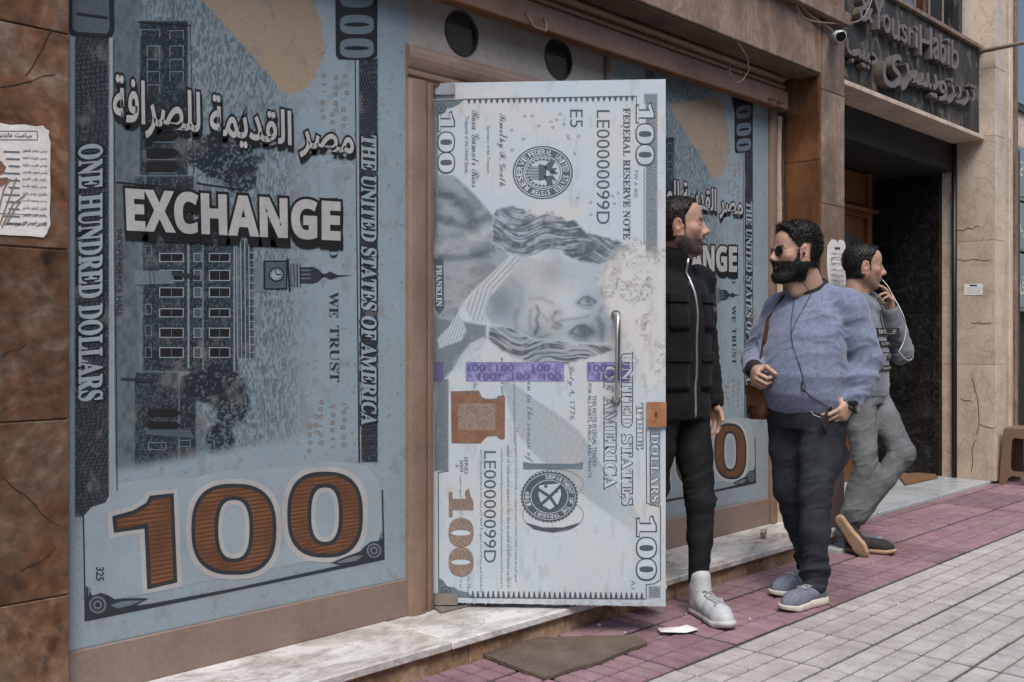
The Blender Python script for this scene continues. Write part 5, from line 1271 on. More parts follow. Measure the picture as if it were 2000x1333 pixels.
# ---------------------------------------------------------------- shoes
def shoe(par, heel, toe, up, L, style, mats, name='shoe'):
    """heel and toe: points at the ends of the sole's underside"""
    heel = np.array(heel, float); toe = np.array(toe, float); f = unit(toe-heel); up = np.array(up, float); up = unit(up-f*np.dot(up, f)); s_ = np.cross(f, up)
    k = L/.29
    T = lambda P: heel+k*(np.asarray(P)[:, :1]*s_+np.asarray(P)[:, 1:2]*f+np.asarray(P)[:, 2:3]*up)
    c = Clay((-.08,-.05,-.02), (.08,.34,.22), .0035)
    W = .043
    def outline(cl, grow, z, r):
        pts = [(0,.032,z),(0,.1,z),(.002,.17,z),(.004,.22,z),(.004,.255,z)]; ws = [.033+grow,.032+grow,.038+grow,.043+grow,.034+grow]
        for i in range(4): cl.cone(pts[i], pts[i+1], ws[i], ws[i+1], .01, sq=((0,0,1), r))
    # upper
    B_ = 1.12 if style == 'high' else 1.0
    c.chain([(0,.035,.05),(0,.1,.055),(.002,.17,.044),(.004,.225,.037),(.004,.256,.033)], [.033*B_,.034*B_,.037*B_,.038*B_,.028*B_], .02, sq=((0,0,1), .95))
    if style == 'high': c.chain([(0,.04,.05),(0,.042,.1),(0,.038,.155)], [.039,.041,.042], .02, sq=((1,0,0), 1.04)).cone((0,.075,.07), (0,.06,.155), .032, .034, .02).cone((0,.04,.12), (0,.036,.2), .03, .031, 0, sub=True)
    elif style == 'low': c.chain([(0,.04,.05),(0,.04,.082)], [.034,.034], .02).cone((0,.08,.06), (0,.06,.082), .03, .028, .02).cone((0,.045,.085), (0,.045,.13), .027, .03, .003, sub=True)
    else: c.chain([(0,.04,.05),(0,.042,.075)], [.034,.034], .02).cone((0,.045,.075), (0,.045,.13), .026, .03, .003, sub=True)
    c.cut_plane((0,0,.016), (0,0,-1))
    Vt, F = c.mesh(2); N = normals(Vt, F)
    Vt = folds(Vt, N, .0022, (22, 34, 22), 3.0, sm(.12, .17, Vt[:, 1])*sm(.245, .21, Vt[:, 1]))
    Vt_up = Vt
    up_o = link(name, quad_mesh('shoe', T(Vt), F), par, M[mats[0]], local=True)
    c = Clay((-.08,-.05,-.03), (.08,.34,.09), .0035)
    outline(c, {'high': .0085, 'low': .007}.get(style, .005), .016, 1.9 if style != 'low' else 1.1)
    c.cut_plane((0,0,.0), (0,0,-1)); c.cut_plane((0,0,.027), (0,-.0,1)) if style != 'low' else c.cut_plane((0,.0,.046), (0,.09,1))
    Vt, F = c.mesh(2); Vt[:, 2] += .012*sm(.22, .3, Vt[:, 1])*(1 if style != 'flat' else .6)
    link('sole', quad_mesh('sole', T(Vt), F), up_o, M[mats[1]], local=True)
    if style in ('high', 'low'):
        U_ = Vt_up
        def top(x, y):
            q = (np.abs(U_[:, 0]-x) < .006) & (np.abs(U_[:, 1]-y) < .006); return float(U_[q, 2].max()) if q.any() else .08
        mb = MB(); n = 6 if style == 'high' else 4; y0_ = .105 if style == 'high' else .1
        for i in range(n):
            y = y0_+i*.018
            for sg in (-1, 1):
                P_ = [(sg*a*.021, y+b, top(sg*a*.021, y+b)+.0016) for a, b in ((-1,0),(-.5,.003),(0,.006),(.5,.009),(1,.012))]
                mb.tube(T(np.array(P_)), .0034*k, 5)
        mb.build('laces', M[mats[2]], up_o, local=True, kind='stuff')
        if style == 'high':
            pts = [(.0405,.12,.052),(.043,.15,.038),(.0445,.18,.04),(.044,.2,.047)]
            for sg in (-1, 1): MB().tube(T(np.array([(sg*x*.97, y, z) for x, y, z in pts])), .0042*k, 5).build('side_stripe', M['shoegrey2'], up_o, local=True)
            MB().tube(T(np.array([(.034*math.sin(t), .226-.022*math.cos(t), top(.034*math.sin(t), .226-.022*math.cos(t))+.0006) for t in np.linspace(-1.25, 1.25, 13)])), .0022*k, 5).build('toe_seam', M['shoegrey2'], up_o, local=True, smooth=True)
    return up_o
# ---------------------------------------------------------------- cloth materials
M['jacket'] = nmat('black_cotton_jacket', [(.3,(.0045,.005,.006)),(.7,(.01,.011,.0135))], 14, .8, .0007, 500, fine=.3, fscale=400, spec=.15, sheen=.03)
M['blackjean'] = nmat('black_trousers', [(.3,(.006,.0065,.008)),(.7,(.013,.014,.017))], 10, .85, .0005, 600, fine=.3, fscale=500, spec=.2)
M['sweat'] = nmat('blue_grey_melange_sweatshirt', [(.3,(.115,.137,.205)),(.7,(.175,.2,.285))], 40, .9, .0008, 500, fine=.42, fscale=330, spec=.15, sheen=.25, detail=5)
M['ribs'] = nmat('black_ribbing', [(.3,(.008,.008,.01)),(.7,(.016,.016,.02))], 30, .85, .001, 300)
M['jean2'] = nmat('dark_grey_jeans', [(.25,(.013,.015,.02)),(.5,(.024,.028,.036)),(.75,(.05,.057,.068))], 5, .85, .0006, 600, fine=.35, fscale=420, spec=.2)
M['hoodie'] = nmat('grey_hoodie', [(.3,(.1,.115,.13)),(.7,(.155,.175,.195))], 22, .9, .0008, 500, fine=.25, fscale=350, spec=.15, sheen=.2)
M['jean3'] = nmat('faded_grey_jeans', [(.25,(.06,.066,.068)),(.5,(.115,.125,.13)),(.75,(.2,.215,.225))], 4, .85, .0006, 600, fine=.3, fscale=420, spec=.2)
M['shoegrey'] = plain('pale_grey_leather', (.38, .4, .41), .55, fine=.1); M['shoegrey2'] = plain('mid_grey_stripe', (.14, .155, .165), .5)
M['soleg'] = plain('grey_white_rubber', (.42, .42, .4), .6, fine=.15); M['lace'] = plain('grey_lace', (.26, .27, .27), .8)
M['shoeblue'] = nmat('grey_blue_knit', [(.3,(.1,.115,.15)),(.7,(.15,.17,.21))], 60, .85, .0008, 400, fine=.2); M['solew'] = plain('off_white_foam', (.5, .46, .41), .65, fine=.12)
M['shoeblack'] = plain('black_suede', (.02, .018, .016), .8, fine=.3); M['soletan'] = plain('tan_rubber_sole', (.34, .23, .15), .75, fine=.25)
M['zip'] = plain('metal_zip', (.5, .48, .44), .3, metal=.9); M['tanleather'] = nmat('tan_leather', [(.3,(.1,.04,.018)),(.7,(.17,.072,.034))], 12, .5, .0005, 200, fine=.2)
M['navy'] = nmat('navy_leather', [(.3,(.012,.016,.022)),(.7,(.024,.03,.038))], 8, .45, .0005, 200)
M['lens'] = plain('dark_lens', (.008, .008, .008), .08, spec=.7); M['gold'] = plain('thin_gold_metal', (.12, .085, .045), .3, metal=1.0)
M['white'] = plain('white_plastic', (.7, .7, .68), .4); M['stripes'] = hatch_mat('striped_knit_collar', (.16,.18,.2), (.42,.43,.43), 40, 'X', .8)
def cloth(par, name, Vt, F, mat, **kw): return link(name, quad_mesh(name, Vt, F), par, M[mat], local=True, **kw)
def ring_pts(c, a, b, n=24, t0=0.0, t1=2*math.pi, tilt=0.0):
    return [(c[0]+a*math.cos(t), c[1]+b*math.sin(t), c[2]+tilt*math.sin(t)) for t in np.linspace(t0, t1, n)]
# ================================================================ the man stepping out of the door
m1 = empty('person', (3.635,-.51,0), 'man in a black zip jacket stepping out past the open door', 'person', rz=math.radians(174))
SH, EL, WR = (-.2,-.02,1.47), (-.262,-.04,1.17), (-.235,.03,.93)
hv, hf = hand_mesh(WR, (.02,.12,-.95), (.95,.1,.1), True, [(.35,.5,.3),(.45,.55,.35),(.5,.6,.4),(.55,.6,.4)], thumb=.25, forearm=(-.25,-.0,1.05))
hr, hrf = hand_mesh((.25,.02,.95), (0,.15,-.95), (-1,0,0), False, [(.4,.4,.3)]*4, forearm=(.26,0,1.06))
sk1 = np.array([.37,.222,.16])
T1, sv, sf, scol = make_head(m1, (0,.035,1.70), math.radians(41), math.radians(2), 0, 1.05, sk1,
    lambda P: .004+.004*sm(.03,.1,P[:,2]), .95, None, dict(hairline=.083, temple=.012, back=-.07), neck_world=(0,-.03,1.47), head_kw=dict(nose=1.08))
core = Clay((-.3,-.2,.85), (.3,.2,1.6), .012); core.loft([.9,1.0,1.25,1.42,1.5],[.14,.15,.17,.16,.08],[.09,.09,.1,.09,.07],[0]*5,[0,0,0,-.01,-.02]); cv, cf = core.mesh(1)
bv, bf, bc = join([(sv,sf,scol),(hv,hf,hand_cols(hv,sk1*.9)),(hr,hrf,hand_cols(hr,sk1)),(cv,cf,np.tile(sk1,(len(cv),1)))])
link('body', quad_mesh('body', bv, bf, bc), m1, M['skin'], local=True)
c = Clay((-.36,-.22,.80), (.36,.24,1.66), .006)
c.loft([.86,.92,1.02,1.15,1.3,1.4,1.46,1.5],[.185,.19,.178,.185,.198,.2,.175,.1],[.122,.128,.122,.128,.135,.125,.105,.08],[0]*8,[.0,.0,.0,.005,.0,-.005,-.012,-.02],.03)
for s_, e_, w_ in ((SH,EL,WR),((.2,-.02,1.47),(.27,-.06,1.18),(.25,.02,.95))):
    c.chain([tuple(np.array(s_)+np.array((-.35*s_[0],0,.0))), s_, tuple((np.array(s_)*.5+np.array(e_)*.5)), e_, tuple((np.array(e_)*.5+np.array(w_)*.5)), w_], [.075,.071,.064,.058,.052,.044], .025)
    c.cone(w_, tuple(np.array(w_)+.012*unit(np.array(w_)-np.array(e_))), .041, .041, .004)
    c.cone(tuple(np.array(w_)+.0*unit(np.array(w_)-np.array(e_))), tuple(np.array(w_)+.08*unit(np.array(w_)-np.array(e_))), .033, .033, .002, sub=True)
c.cone((0,-.02,1.5), (.0,.0,1.575), .09, .087, .02, sq=((0,1,0),1.0)); c.cone((0,.0,1.61), (0,.01,1.75), .071, .08, .006, sub=True)
Vt, F = c.mesh(2); N = normals(Vt, F)
mk = near(Vt, [EL,(.27,-.06,1.18)], .13)+near(Vt, [WR,(.25,.02,.95)], .08)*.8+.35+near(Vt, [SH,(.2,-.02,1.47)], .1)*.5
Vt = folds(Vt, N, .0085, (9,9,17), 1.0, mk)
cloth(m1, 'jacket', Vt, F, 'jacket')
jk = m1.children[-1]
def on_torso(x, z, out=.003):
    """front surface of the jacket at local x, z"""
    s_ = (np.abs(Vt[:,0]-x) < .012) & (np.abs(Vt[:,2]-z) < .012) & (Vt[:,1] > 0)
    y = Vt[s_,1].max() if s_.any() else .12
    return (x, float(y)+out, z)
zp = [on_torso(.004*math.sin(z*22), z, .001) for z in np.linspace(.87, 1.56, 24)]
MB().tube(zp, .0065, 6).build('zip', M['zip'], jk, local=True, smooth=True)
mb = MB(); zt = zp[-4]; mb.box((zt[0]-.007,zt[1]+.002,zt[2]-.04), (zt[0]+.007,zt[1]+.007,zt[2]), .001); mb.build('zip_pull', M['zip'], jk, local=True)
def patch(x0, x1, z0, z1, out, name, mat, nx=7, nz=7, thick=.006):
    mb = MB(); g_ = [[on_torso(x, z, out) for x in np.linspace(x0, x1, nx)] for z in np.linspace(z0, z1, nz)]
    vs = [p for r in g_ for p in r]; n = len(vs)
    vs2 = [(p[0], p[1]-thick*2, p[2]) for p in vs]
    fs = [(i*nx+j, i*nx+j+1, (i+1)*nx+j+1, (i+1)*nx+j) for i in range(nz-1) for j in range(nx-1)]
    rim = [i for i in range(nx)]+[nx*(r+1)-1 for r in range(1, nz)]+[nx*nz-1-i for i in range(1, nx)]+[nx*(nz-1-r) for r in range(1, nz-1)]
    mb.add(vs+vs2, fs+[(rim[i], rim[(i+1) % len(rim)], rim[(i+1) % len(rim)]+n, rim[i]+n) for i in range(len(rim))])
    return mb.build(name, M[mat], jk, local=True, smooth=True)
for sg in (-1, 1):
    a, b = sorted((sg*.055, sg*.145)); patch(a, b, 1.25, 1.375, .007, 'chest_pocket', 'jacket'); patch(a-.004, b+.004, 1.365, 1.405, .013, 'pocket_flap', 'jacket', thick=.009)
    patch(a-.01, b+.014, .99, 1.12, .007, 'lower_pocket', 'jacket'); patch(a-.014, b+.018, 1.11, 1.15, .013, 'pocket_flap', 'jacket', thick=.009)
bd = on_torso(-.12, 1.34, .018); MB().tube([bd, (bd[0],bd[1]+.006,bd[2])], .011, 12).build('badge', M['zip'], jk, local=True)
fp_ = wmat(m1).inverted() @ Vector((3.705-.017, -.575-.035, .13))
LH, LK, LA = (-.095,.0,.90), (-.085,.085,.50), (fp_.x, fp_.y, .135)
RH, RK, RA = (.095,.0,.90), (.105,-.02,.55), (.10,-.2,.20)
c = Clay((-.26,-.34,.07), (.26,.24,1.02), .0055)
c.loft([.86,.92,.98],[.168,.17,.165],[.118,.12,.115],[0]*3,[0]*3,.03)
for h_, k_, a_ in ((LH,LK,LA),(RH,RK,RA)):
    h_, k_, a_ = map(np.array, (h_, k_, a_)); c.chain([h_, h_*.5+k_*.5, k_, k_*.55+a_*.45, a_*.97+k_*.03], [.095,.078,.058,.052,.044], .025)
Vt2, F2 = c.mesh(2); N2 = normals(Vt2, F2)
Vt2 = folds(Vt2, N2, .0085, (7,7,15), 4.0, .4+near(Vt2, [LK,RK], .13)+near(Vt2, [LA,RA], .12))
cloth(m1, 'trousers', Vt2, F2, 'blackjean')
def floor_pt(par, w):
    p = wmat(par).inverted() @ Vector([float(q) for q in w]); return (p.x, p.y, p.z)
shoe(m1, floor_pt(m1,(3.705,-.575,.002)), floor_pt(m1,(3.563,-.856,.002)), (0,0,1), .31, 'high', ('shoegrey','soleg','lace'))
shoe(m1, (.105,-.24,.107), (.115,.045,.107), (0,0,1), .29, 'high', ('shoegrey','soleg','lace'))
# ================================================================ the bearded man in the blue-grey sweatshirt
m2 = empty('person', (4.30,-.82,0), 'bearded heavy man with sunglasses in a blue-grey sweatshirt, looking left', 'person', rz=math.radians(84.3))
sk2 = np.array([.39,.242,.178])
T2, sv, sf, scol = make_head(m2, (.012,.105,1.605), math.radians(-30), math.radians(0), 0, 1.04, sk2,
    lambda P: .004+.017*sm(.045,.11,P[:,2])+.006*sm(.03,.08,P[:,1])*sm(.06,.1,P[:,2]), .95, lambda P: .003+.014*sm(-.07,-.115,P[:,2])*sm(.02,.06,P[:,1]), dict(hairline=.082, back=-.075), neck_world=(0,-.0,1.40), head_kw=dict(fat=.003, neck_r=.066, nose=1.05), curl=.006, hair_len=.013)
LS, LE, LW = (-.175,-.03,1.345), (-.228,-.085,1.11), (-.226,.02,.93)
RS, RE, RW = (.185,-.02,1.345), (.255,.06,1.11), (.135,.25,1.075)
lhv, lhf = hand_mesh(LW, (.22,.72,-.62), (.95,-.2,.15), True, [(.35,.75,.5),(.55,.8,.55),(.7,.9,.6),(.95,1.0,.6)], thumb=.35, forearm=(-.25,-.03,1.0), sc=1.08)
rhv, rhf = hand_mesh(RW, (-.5,.55,-.45), (-.5,-.75,-.2), False, [(1.0,1.3,.8),(1.05,1.35,.8),(1.1,1.35,.8),(1.15,1.35,.8)], thumb=.8, forearm=(.19,.17,1.09), sc=1.08)
core = Clay((-.3,-.2,.85), (.3,.3,1.6), .012); core.loft([.9,1.0,1.2,1.3,1.36],[.13,.14,.14,.11,.06],[.09,.11,.1,.07,.05],[0]*5,[.03,.06,.03,0,0]); cv, cf = core.mesh(1)
bv, bf, bc = join([(sv,sf,scol),(lhv,lhf,hand_cols(lhv,sk2*.95)),(rhv,rhf,hand_cols(rhv,sk2*.95)),(cv,cf,np.tile(sk2,(len(cv),1)))])
link('body', quad_mesh('body', bv, bf, bc), m2, M['skin'], local=True)
def sleeve(c, s_, e_, w_, r, k=.025):
    s_, e_, w_ = (np.array(q, float) for q in (s_, e_, w_)); c.chain([s_*np.array((.62,1,1)), s_, s_*.5+e_*.5, e_, e_*.5+w_*.5, w_], [r[0]*1.0, r[0], r[1], r[2], r[3], r[4]], k)
c = Clay((-.38,-.26,.82), (.38,.34,1.52), .006)
c.loft([.86,.90,.96,1.04,1.14,1.24,1.33,1.395,1.44],[.178,.19,.2,.205,.2,.192,.18,.135,.08],[.135,.15,.165,.17,.165,.152,.13,.1,.07],[0]*9,[.045,.06,.075,.08,.07,.05,.025,.005,.0],.035,2.15)
sleeve(c, LS, LE, LW, (.08,.077,.067,.059,.045)); sleeve(c, RS, RE, RW, (.08,.077,.067,.057,.045))
for sg in (-1, 1): c.cone((sg*.05,-.01,1.425), (sg*.16,-.025,1.375), .05, .062, .03)
for e_, w_ in ((LE,LW),(RE,RW)):
    d = unit(np.array(w_)-np.array(e_)); c.cone(np.array(w_)-d*.0, np.array(w_)+d*.09, .034, .034, .002, sub=True)
c.ell((.004,.028,1.478), (.076,.074,.05), .004, sub=True)
Vt, F = c.mesh(2); N = normals(Vt, F)
mk = near(Vt, [LE,RE], .13)*1.2+near(Vt, [np.array(LW)+(0,-.03,.06),RW], .09)*1.1+near(Vt, [(-.15,.1,1.24),(.15,.1,1.24),(-.17,.0,1.0)], .13)*1.2+.25
Vt = folds(Vt, N, .0125, (6,6,11), 7.0, mk)
cloth(m2, 'sweatshirt', Vt, F, 'sweat'); sw = m2.children[-1]
mb = MB(); mb.tube([(.004+.077*math.cos(t), .016+.075*math.sin(t), 1.452-.034*math.sin(t)) for t in np.linspace(0, 2*math.pi, 33)], .0135, 8, caps=False); mb.build('neckband', M['ribs'], sw, local=True, smooth=True)
for e_, w_ in ((LE,LW),(RE,RW)):
    d = unit(np.array(w_)-np.array(e_)); w_ = np.array(w_); MB().tube([w_-d*.022, w_-d*.01, w_+d*.01, w_+d*.034], [.0445,.0465,.045,.0395], 20).build('cuff', M['ribs'], sw, local=True, smooth=True)
# raglan seam
sl = [p for p in [(-.085,.05,1.445),(-.115,.085,1.40),(-.14,.1,1.34),(-.155,.1,1.28),(-.17,.085,1.22)]]
def snap(Vs, Ns, p, out=.002):
    i = np.argmin(((Vs-np.array(p))**2).sum(1)); return Vs[i]+Ns[i]*out
MB().tube([snap(Vt, N, p, .0) for p in sl], .0035, 5).build('seam', M['sweat'], sw, local=True, smooth=True)
LH, LK, LA = (-.095,.035,.88), (-.085,.10,.50), (-.082,.095,.10)
RH, RK, RA = (.095,.03,.88), (.095,.035,.50), (.085,-.13,.11)
c = Clay((-.28,-.26,.055), (.28,.26,1.0), .0055)
c.loft([.80,.86,.92,.95],[.16,.182,.186,.18],[.13,.142,.148,.14],[0]*4,[.035,.045,.055,.055],.035)
for h_, k_, a_ in ((LH,LK,LA),(RH,RK,RA)):
    h_, k_, a_ = map(np.array, (h_, k_, a_)); c.chain([h_, h_*.5+k_*.5, k_, k_*.6+a_*.4, a_*.85+k_*.15, a_], [.108,.09,.068,.064,.054,.056], .025)
Vt2, F2 = c.mesh(2); N2 = normals(Vt2, F2)
Vt2 = folds(Vt2, N2, .0135, (6,6,16), 14.0, .22+near(Vt2, [LK,RK], .11)*1.0+near(Vt2, [LA,RA], .12)*1.5+near(Vt2, [LH,RH], .1)*.5)
cloth(m2, 'jeans', Vt2, F2, 'jean2'); jn = m2.children[-1]
MB().tube([snap(Vt2, N2, p) for p in [(-.1,.17,.905),(-.12,.165,.87),(-.15,.14,.855),(-.18,.1,.86)]], .002, 5).build('pocket_seam', M['soleg'], jn, local=True)
MB().tube([snap(Vt2, N2, (-.165,.12,.9-.02)), snap(Vt2, N2, (-.165,.12,.88), .006)], .005, 8).build('rivet', M['zip'], jn, local=True)
shoe(m2, floor_pt(m2,(4.262,-.905,.002)), floor_pt(m2,(3.985,-.858,.002)), (0,0,1), .292, 'low', ('shoeblue','solew','lace'))
shoe(m2, floor_pt(m2,(4.462,-.745,.002)), floor_pt(m2,(4.175,-.69,.002)), (0,0,1), .292, 'low', ('shoeblue','solew','lace'))
# sunglasses and watch
sg_ = empty('sunglasses', (0,0,0)); sg_.parent = m2
for s_ in (-1, 1):
    pts = [(s_*(.034+.026*math.copysign(abs(math.cos(t))**.85, math.cos(t))*(1.0 if math.sin(t) > 0 else .85)), .1015-.012*abs(math.cos(t))*(1 if math.cos(t)*1 > 0 else -.1), .004+.022*math.sin(t)) for t in np.linspace(0, 2*math.pi, 25)[:-1]]
    mb = MB(); P = T2(np.array(pts)); P2 = T2(np.array(pts)+np.array((0,.0015,0))); n = len(P)
    mb.add(list(P)+list(P2), [tuple(range(n))[::-1], tuple(range(n, 2*n))]+[(i, (i+1) % n, n+(i+1) % n, n+i) for i in range(n)]); mb.build('lens', M['lens'], sg_, local=True)
    MB().tube(list(P)+[P[0]], .0011, 5).build('rim', M['gold'], sg_, local=True)
    MB().tube(T2(np.array([(s_*.06,.092,.014),(s_*.074,.07,.015),(s_*.083,.02,.014),(s_*.084,-.012,.01),(s_*.08,-.03,-.004)])), .0013, 6).build('temple_arm', M['gold'], sg_, local=True)
MB().tube(T2(np.array([(-.012,.104,.012),(0,.106,.016),(.012,.104,.012)])), .0014, 6).build('bridge', M['gold'], sg_, local=True)
d = unit(np.array(LW)-np.array(LE)); w_ = np.array(LW)+d*.038
wa = MB().tube([w_-d*.011, w_-d*.008, w_+d*.008, w_+d*.011], [.03,.0325,.0325,.03], 20).build('watch', M['blackplastic'], m2, local=True, smooth=True)
o_ = unit(np.cross(d, (0,1,.2))); o_ = o_ if o_[0] < 0 else -o_
MB().tube([w_+o_*.028, w_+o_*.036, w_+o_*.042], [.021,.021,.019], 20).build('watch_case', M['blackplastic'], wa, local=True)
MB().tube([w_+o_*.0421, w_+o_*.0428], [.016,.016], 20).build('dial', M['iron'], wa, local=True)
# shoulder bag and strap, phone, earphones
W2 = lambda p: np.array(wmat(m2) @ Vector([float(q) for q in p]))
bg = empty('shoulder_bag', W2((.16,.23,.8)), 'tan leather shoulder bag at the front of the bearded man', 'bag')
mb = MB(); cen = np.array((.155,.19,.92)); r_ = np.array((.10,.045,.15))
bm_ = bmesh.new(); bmesh.ops.create_cube(bm_, size=1.0)
bmesh.ops.bevel(bm_, geom=list(bm_.edges), offset=.12, segments=2, affect='EDGES'); bm_.verts.index_update()
mb.add([W2((cen[0]+v.co.x*.09, cen[1]+v.co.y*.07, cen[2]+v.co.z*.17)) for v in bm_.verts], [[v.index for v in f.verts] for f in bm_.faces]); bm_.free()
mb.build('bag_body', M['tanleather'], bg, smooth=True)
mb = MB(); mb.prism([W2((cen[0]-.042, cen[1]+.037, cen[2]+.075)), W2((cen[0]+.042, cen[1]+.037, cen[2]+.075)), W2((cen[0]+.04, cen[1]+.037, cen[2]-.02)), W2((cen[0]-.04, cen[1]+.037, cen[2]-.02))], W2((0,.006,0))-W2((0,0,0))).build('bag_flap', M['tanleather'], bg)
st_pts = [(.14,.215,.98),(.12,.245,1.08),(.13,.215,1.2),(.145,.155,1.32),(.135,.07,1.43),(.125,.0,1.462),(.12,-.08,1.41),(.13,-.13,1.3),(.17,-.12,1.1),(.19,0,.97),(.18,.13,.95)]
st2 = []
for p in st_pts[1:9]:
    q = snap(Vt, N, p, .006); st2.append(q)
pp = [np.array(st_pts[0])]+st2+[np.array(q) for q in st_pts[9:]]
mb = MB()
for a, b in zip(pp[:-1], pp[1:]):
    t_ = unit(b-a); i = np.argmin(((Vt-a)**2).sum(1)); n_ = N[i]; s_ = unit(np.cross(t_, n_))*.018
    a2 = a-t_*.004; b2 = b+t_*.004
    mb.add([W2(q) for q in (a2-s_, a2+s_, b2+s_, b2-s_, a2-s_-n_*.005, a2+s_-n_*.005, b2+s_-n_*.005, b2-s_-n_*.005)], [(0,1,2,3),(7,6,5,4),(0,4,5,1),(2,6,7,3)])
mb.build('strap', M['tanleather'], bg)
hc = np.array(LW)+unit((.22,.72,-.62))*.1
ph = MB(); u_ = unit((.1,.72,-.7)); v_ = unit(np.cross(u_, (1,.2,0))); n_ = np.cross(u_, v_)
cen = hc+np.array((.03,.02,-.0)); q = [cen+u_*a*.07+v_*b*.037 for a, b in ((-1,-1),(1,-1),(1,1),(-1,1))]
ph.prism([W2(p-n_*.004) for p in q], W2(n_*.009)-W2((0,0,0))); ph.build('mobile_phone', M['blackplastic'], None, label='black phone held low in the bearded man\'s left hand', cat='phone')
ep = empty('earphones', W2((-.05,.2,1.3)), 'black wired earphones hanging down the front of the blue-grey sweatshirt', 'earphones')
ear = T2(np.array([(-.089,.004,-.006)]))[0]
drop = [ear, T2(np.array([(-.085,.02,-.04)]))[0], T2(np.array([(-.07,.03,-.1)]))[0]]
line_ = [(-.06,.1,1.43),(-.055,.13,1.36),(-.04,.17,1.28),(-.035,.19,1.22),(-.05,.2,1.17),(-.08,.2,1.10),(-.1,.205,1.04),(-.095,.21,.99),(-.13,.19,.955),(-.17,.16,.92),(-.21,.12,.885)]
MB().tube([W2(p) for p in drop]+[W2(snap(Vt, N, p, .004)) for p in line_[:-1]]+[W2(hc)], .0018, 6).build('cord', M['blackplastic'], ep, smooth=True)
MB().tube([W2(T2(np.array([(.06,.03,-.1)]))[0])]+[W2(snap(Vt, N, p, .004)) for p in ((.02,.12,1.42),(.0,.15,1.36),(-.02,.175,1.28),(-.035,.19,1.22))], .0018, 6).build('cord', M['blackplastic'], ep, smooth=True)
MB().tube([W2(T2(np.array([(-.084,.004,-.006)]))[0]), W2(T2(np.array([(-.097,.006,-.008)]))[0])], [.007,.006], 10).build('earbud', M['blackplastic'], ep, smooth=True)
lp_ = snap(Vt, N, (-.1,.205,1.0), .006)
MB().tube([W2(lp_+np.array((.012*math.cos(t), 0, .022*math.sin(t)))) for t in np.linspace(0, 2*math.pi, 13)], .0018, 5).build('cord_knot', M['blackplastic'], ep, smooth=True)
# ================================================================ the man leaning on the pillar
m3 = empty('person', (5.6,-.47,0), 'man in a grey hoodie leaning on the pillar with a hand at his mouth', 'person', rz=math.radians(189))
sk3 = np.array([.335,.2,.145])
yaw3 = math.atan2(.327, .945)+math.radians(10)
T3, sv, sf, scol = make_head(m3, (-.05,-.02,1.635), yaw3, math.radians(-4), 0, 1.05, sk3,
    lambda P: .004+.008*sm(.04,.1,P[:,2]), .42, None, dict(hairline=.09, temple=.012, back=-.08), neck_world=(-.02,-.07,1.42), head_kw=dict(nose=1.12, fat=.001, neck_r=.06))
LS, LE, LW = (-.19,-.04,1.42), (-.215,.15,1.135), (-.115,.125,1.37)
RS, RE, RW = (.19,-.06,1.42), (.24,-.09,1.14), (.225,-.04,.93)
lhv, lhf = hand_mesh(LW, (.12,-.08,.95), (.55,-.75,-.15), True, [(.25,.3,.2),(.35,.5,.3),(.8,.9,.5),(.9,1.0,.5)], thumb=.15, spread=.2, forearm=(-.15,.135,1.27), sc=1.02)
rhv, rhf = hand_mesh(RW, (0,.15,-.95), (-1,0,0), False, [(.5,.5,.3)]*4, forearm=(.23,-.06,1.05))
core = Clay((-.3,-.25,.85), (.3,.2,1.6), .012); core.loft([.9,1.0,1.25,1.38,1.44],[.14,.15,.16,.15,.08],[.09,.09,.1,.09,.07],[0]*5,[0,-.01,-.03,-.05,-.06]); cv, cf = core.mesh(1)
bv, bf, bc = join([(sv,sf,scol),(lhv,lhf,hand_cols(lhv,sk3)),(rhv,rhf,hand_cols(rhv,sk3)),(cv,cf,np.tile(sk3,(len(cv),1)))])
link('body', quad_mesh('body', bv, bf, bc), m3, M['skin'], local=True)
c = Clay((-.36,-.28,.84), (.36,.26,1.56), .006)
c.loft([.88,.92,1.0,1.15,1.3,1.38,1.44,1.48],[.178,.185,.18,.188,.195,.19,.15,.09],[.125,.13,.13,.135,.13,.115,.095,.075],[0]*8,[.0,.0,.0,-.01,-.035,-.045,-.055,-.06],.03)
sleeve(c, LS, LE, LW, (.08,.072,.066,.058,.048)); sleeve(c, RS, RE, RW, (.08,.07,.06,.052,.044))
d = unit(np.array(LW)-np.array(LE)); c.cone(np.array(LW), np.array(LW)+d*.09, .034, .036, .002, sub=True)
c.chain([(.1,-.06,1.45),(.09,-.13,1.475),(-.0,-.165,1.47),(-.1,-.13,1.475),(-.11,-.06,1.45),(-.07,.03,1.41),(-.01,.06,1.385),(.06,.03,1.41),(.1,-.06,1.45)], [.036,.042,.046,.042,.036,.03,.026,.03,.036], .02)
c.ell((-.03,-.045,1.50), (.066,.066,.085), .006, sub=True)
Vt, F = c.mesh(2); N = normals(Vt, F)
Vt = folds(Vt, N, .009, (8,8,14), 21.0, .3+near(Vt, [LE,RE], .12)+near(Vt, [(0,0,.95)], .15)*.6)
cloth(m3, 'hoodie', Vt, F, 'hoodie'); ho = m3.children[-1]
MB().tube([(-.03+.062*math.cos(t), -.045+.062*math.sin(t), 1.468-.03*math.sin(t)) for t in np.linspace(0, 2*math.pi, 29)], .021, 8, caps=False).build('striped_collar', M['stripes'], ho, local=True, smooth=True)
def on_front(x, z, out):
    s_ = (np.abs(Vt[:,0]-x) < .012) & (np.abs(Vt[:,2]-z) < .012) & (Vt[:,1] > -.05) & (Vt[:,1] < .17); y = Vt[s_,1].max() if s_.any() else .1
    return np.array((x, float(y)+out, z))
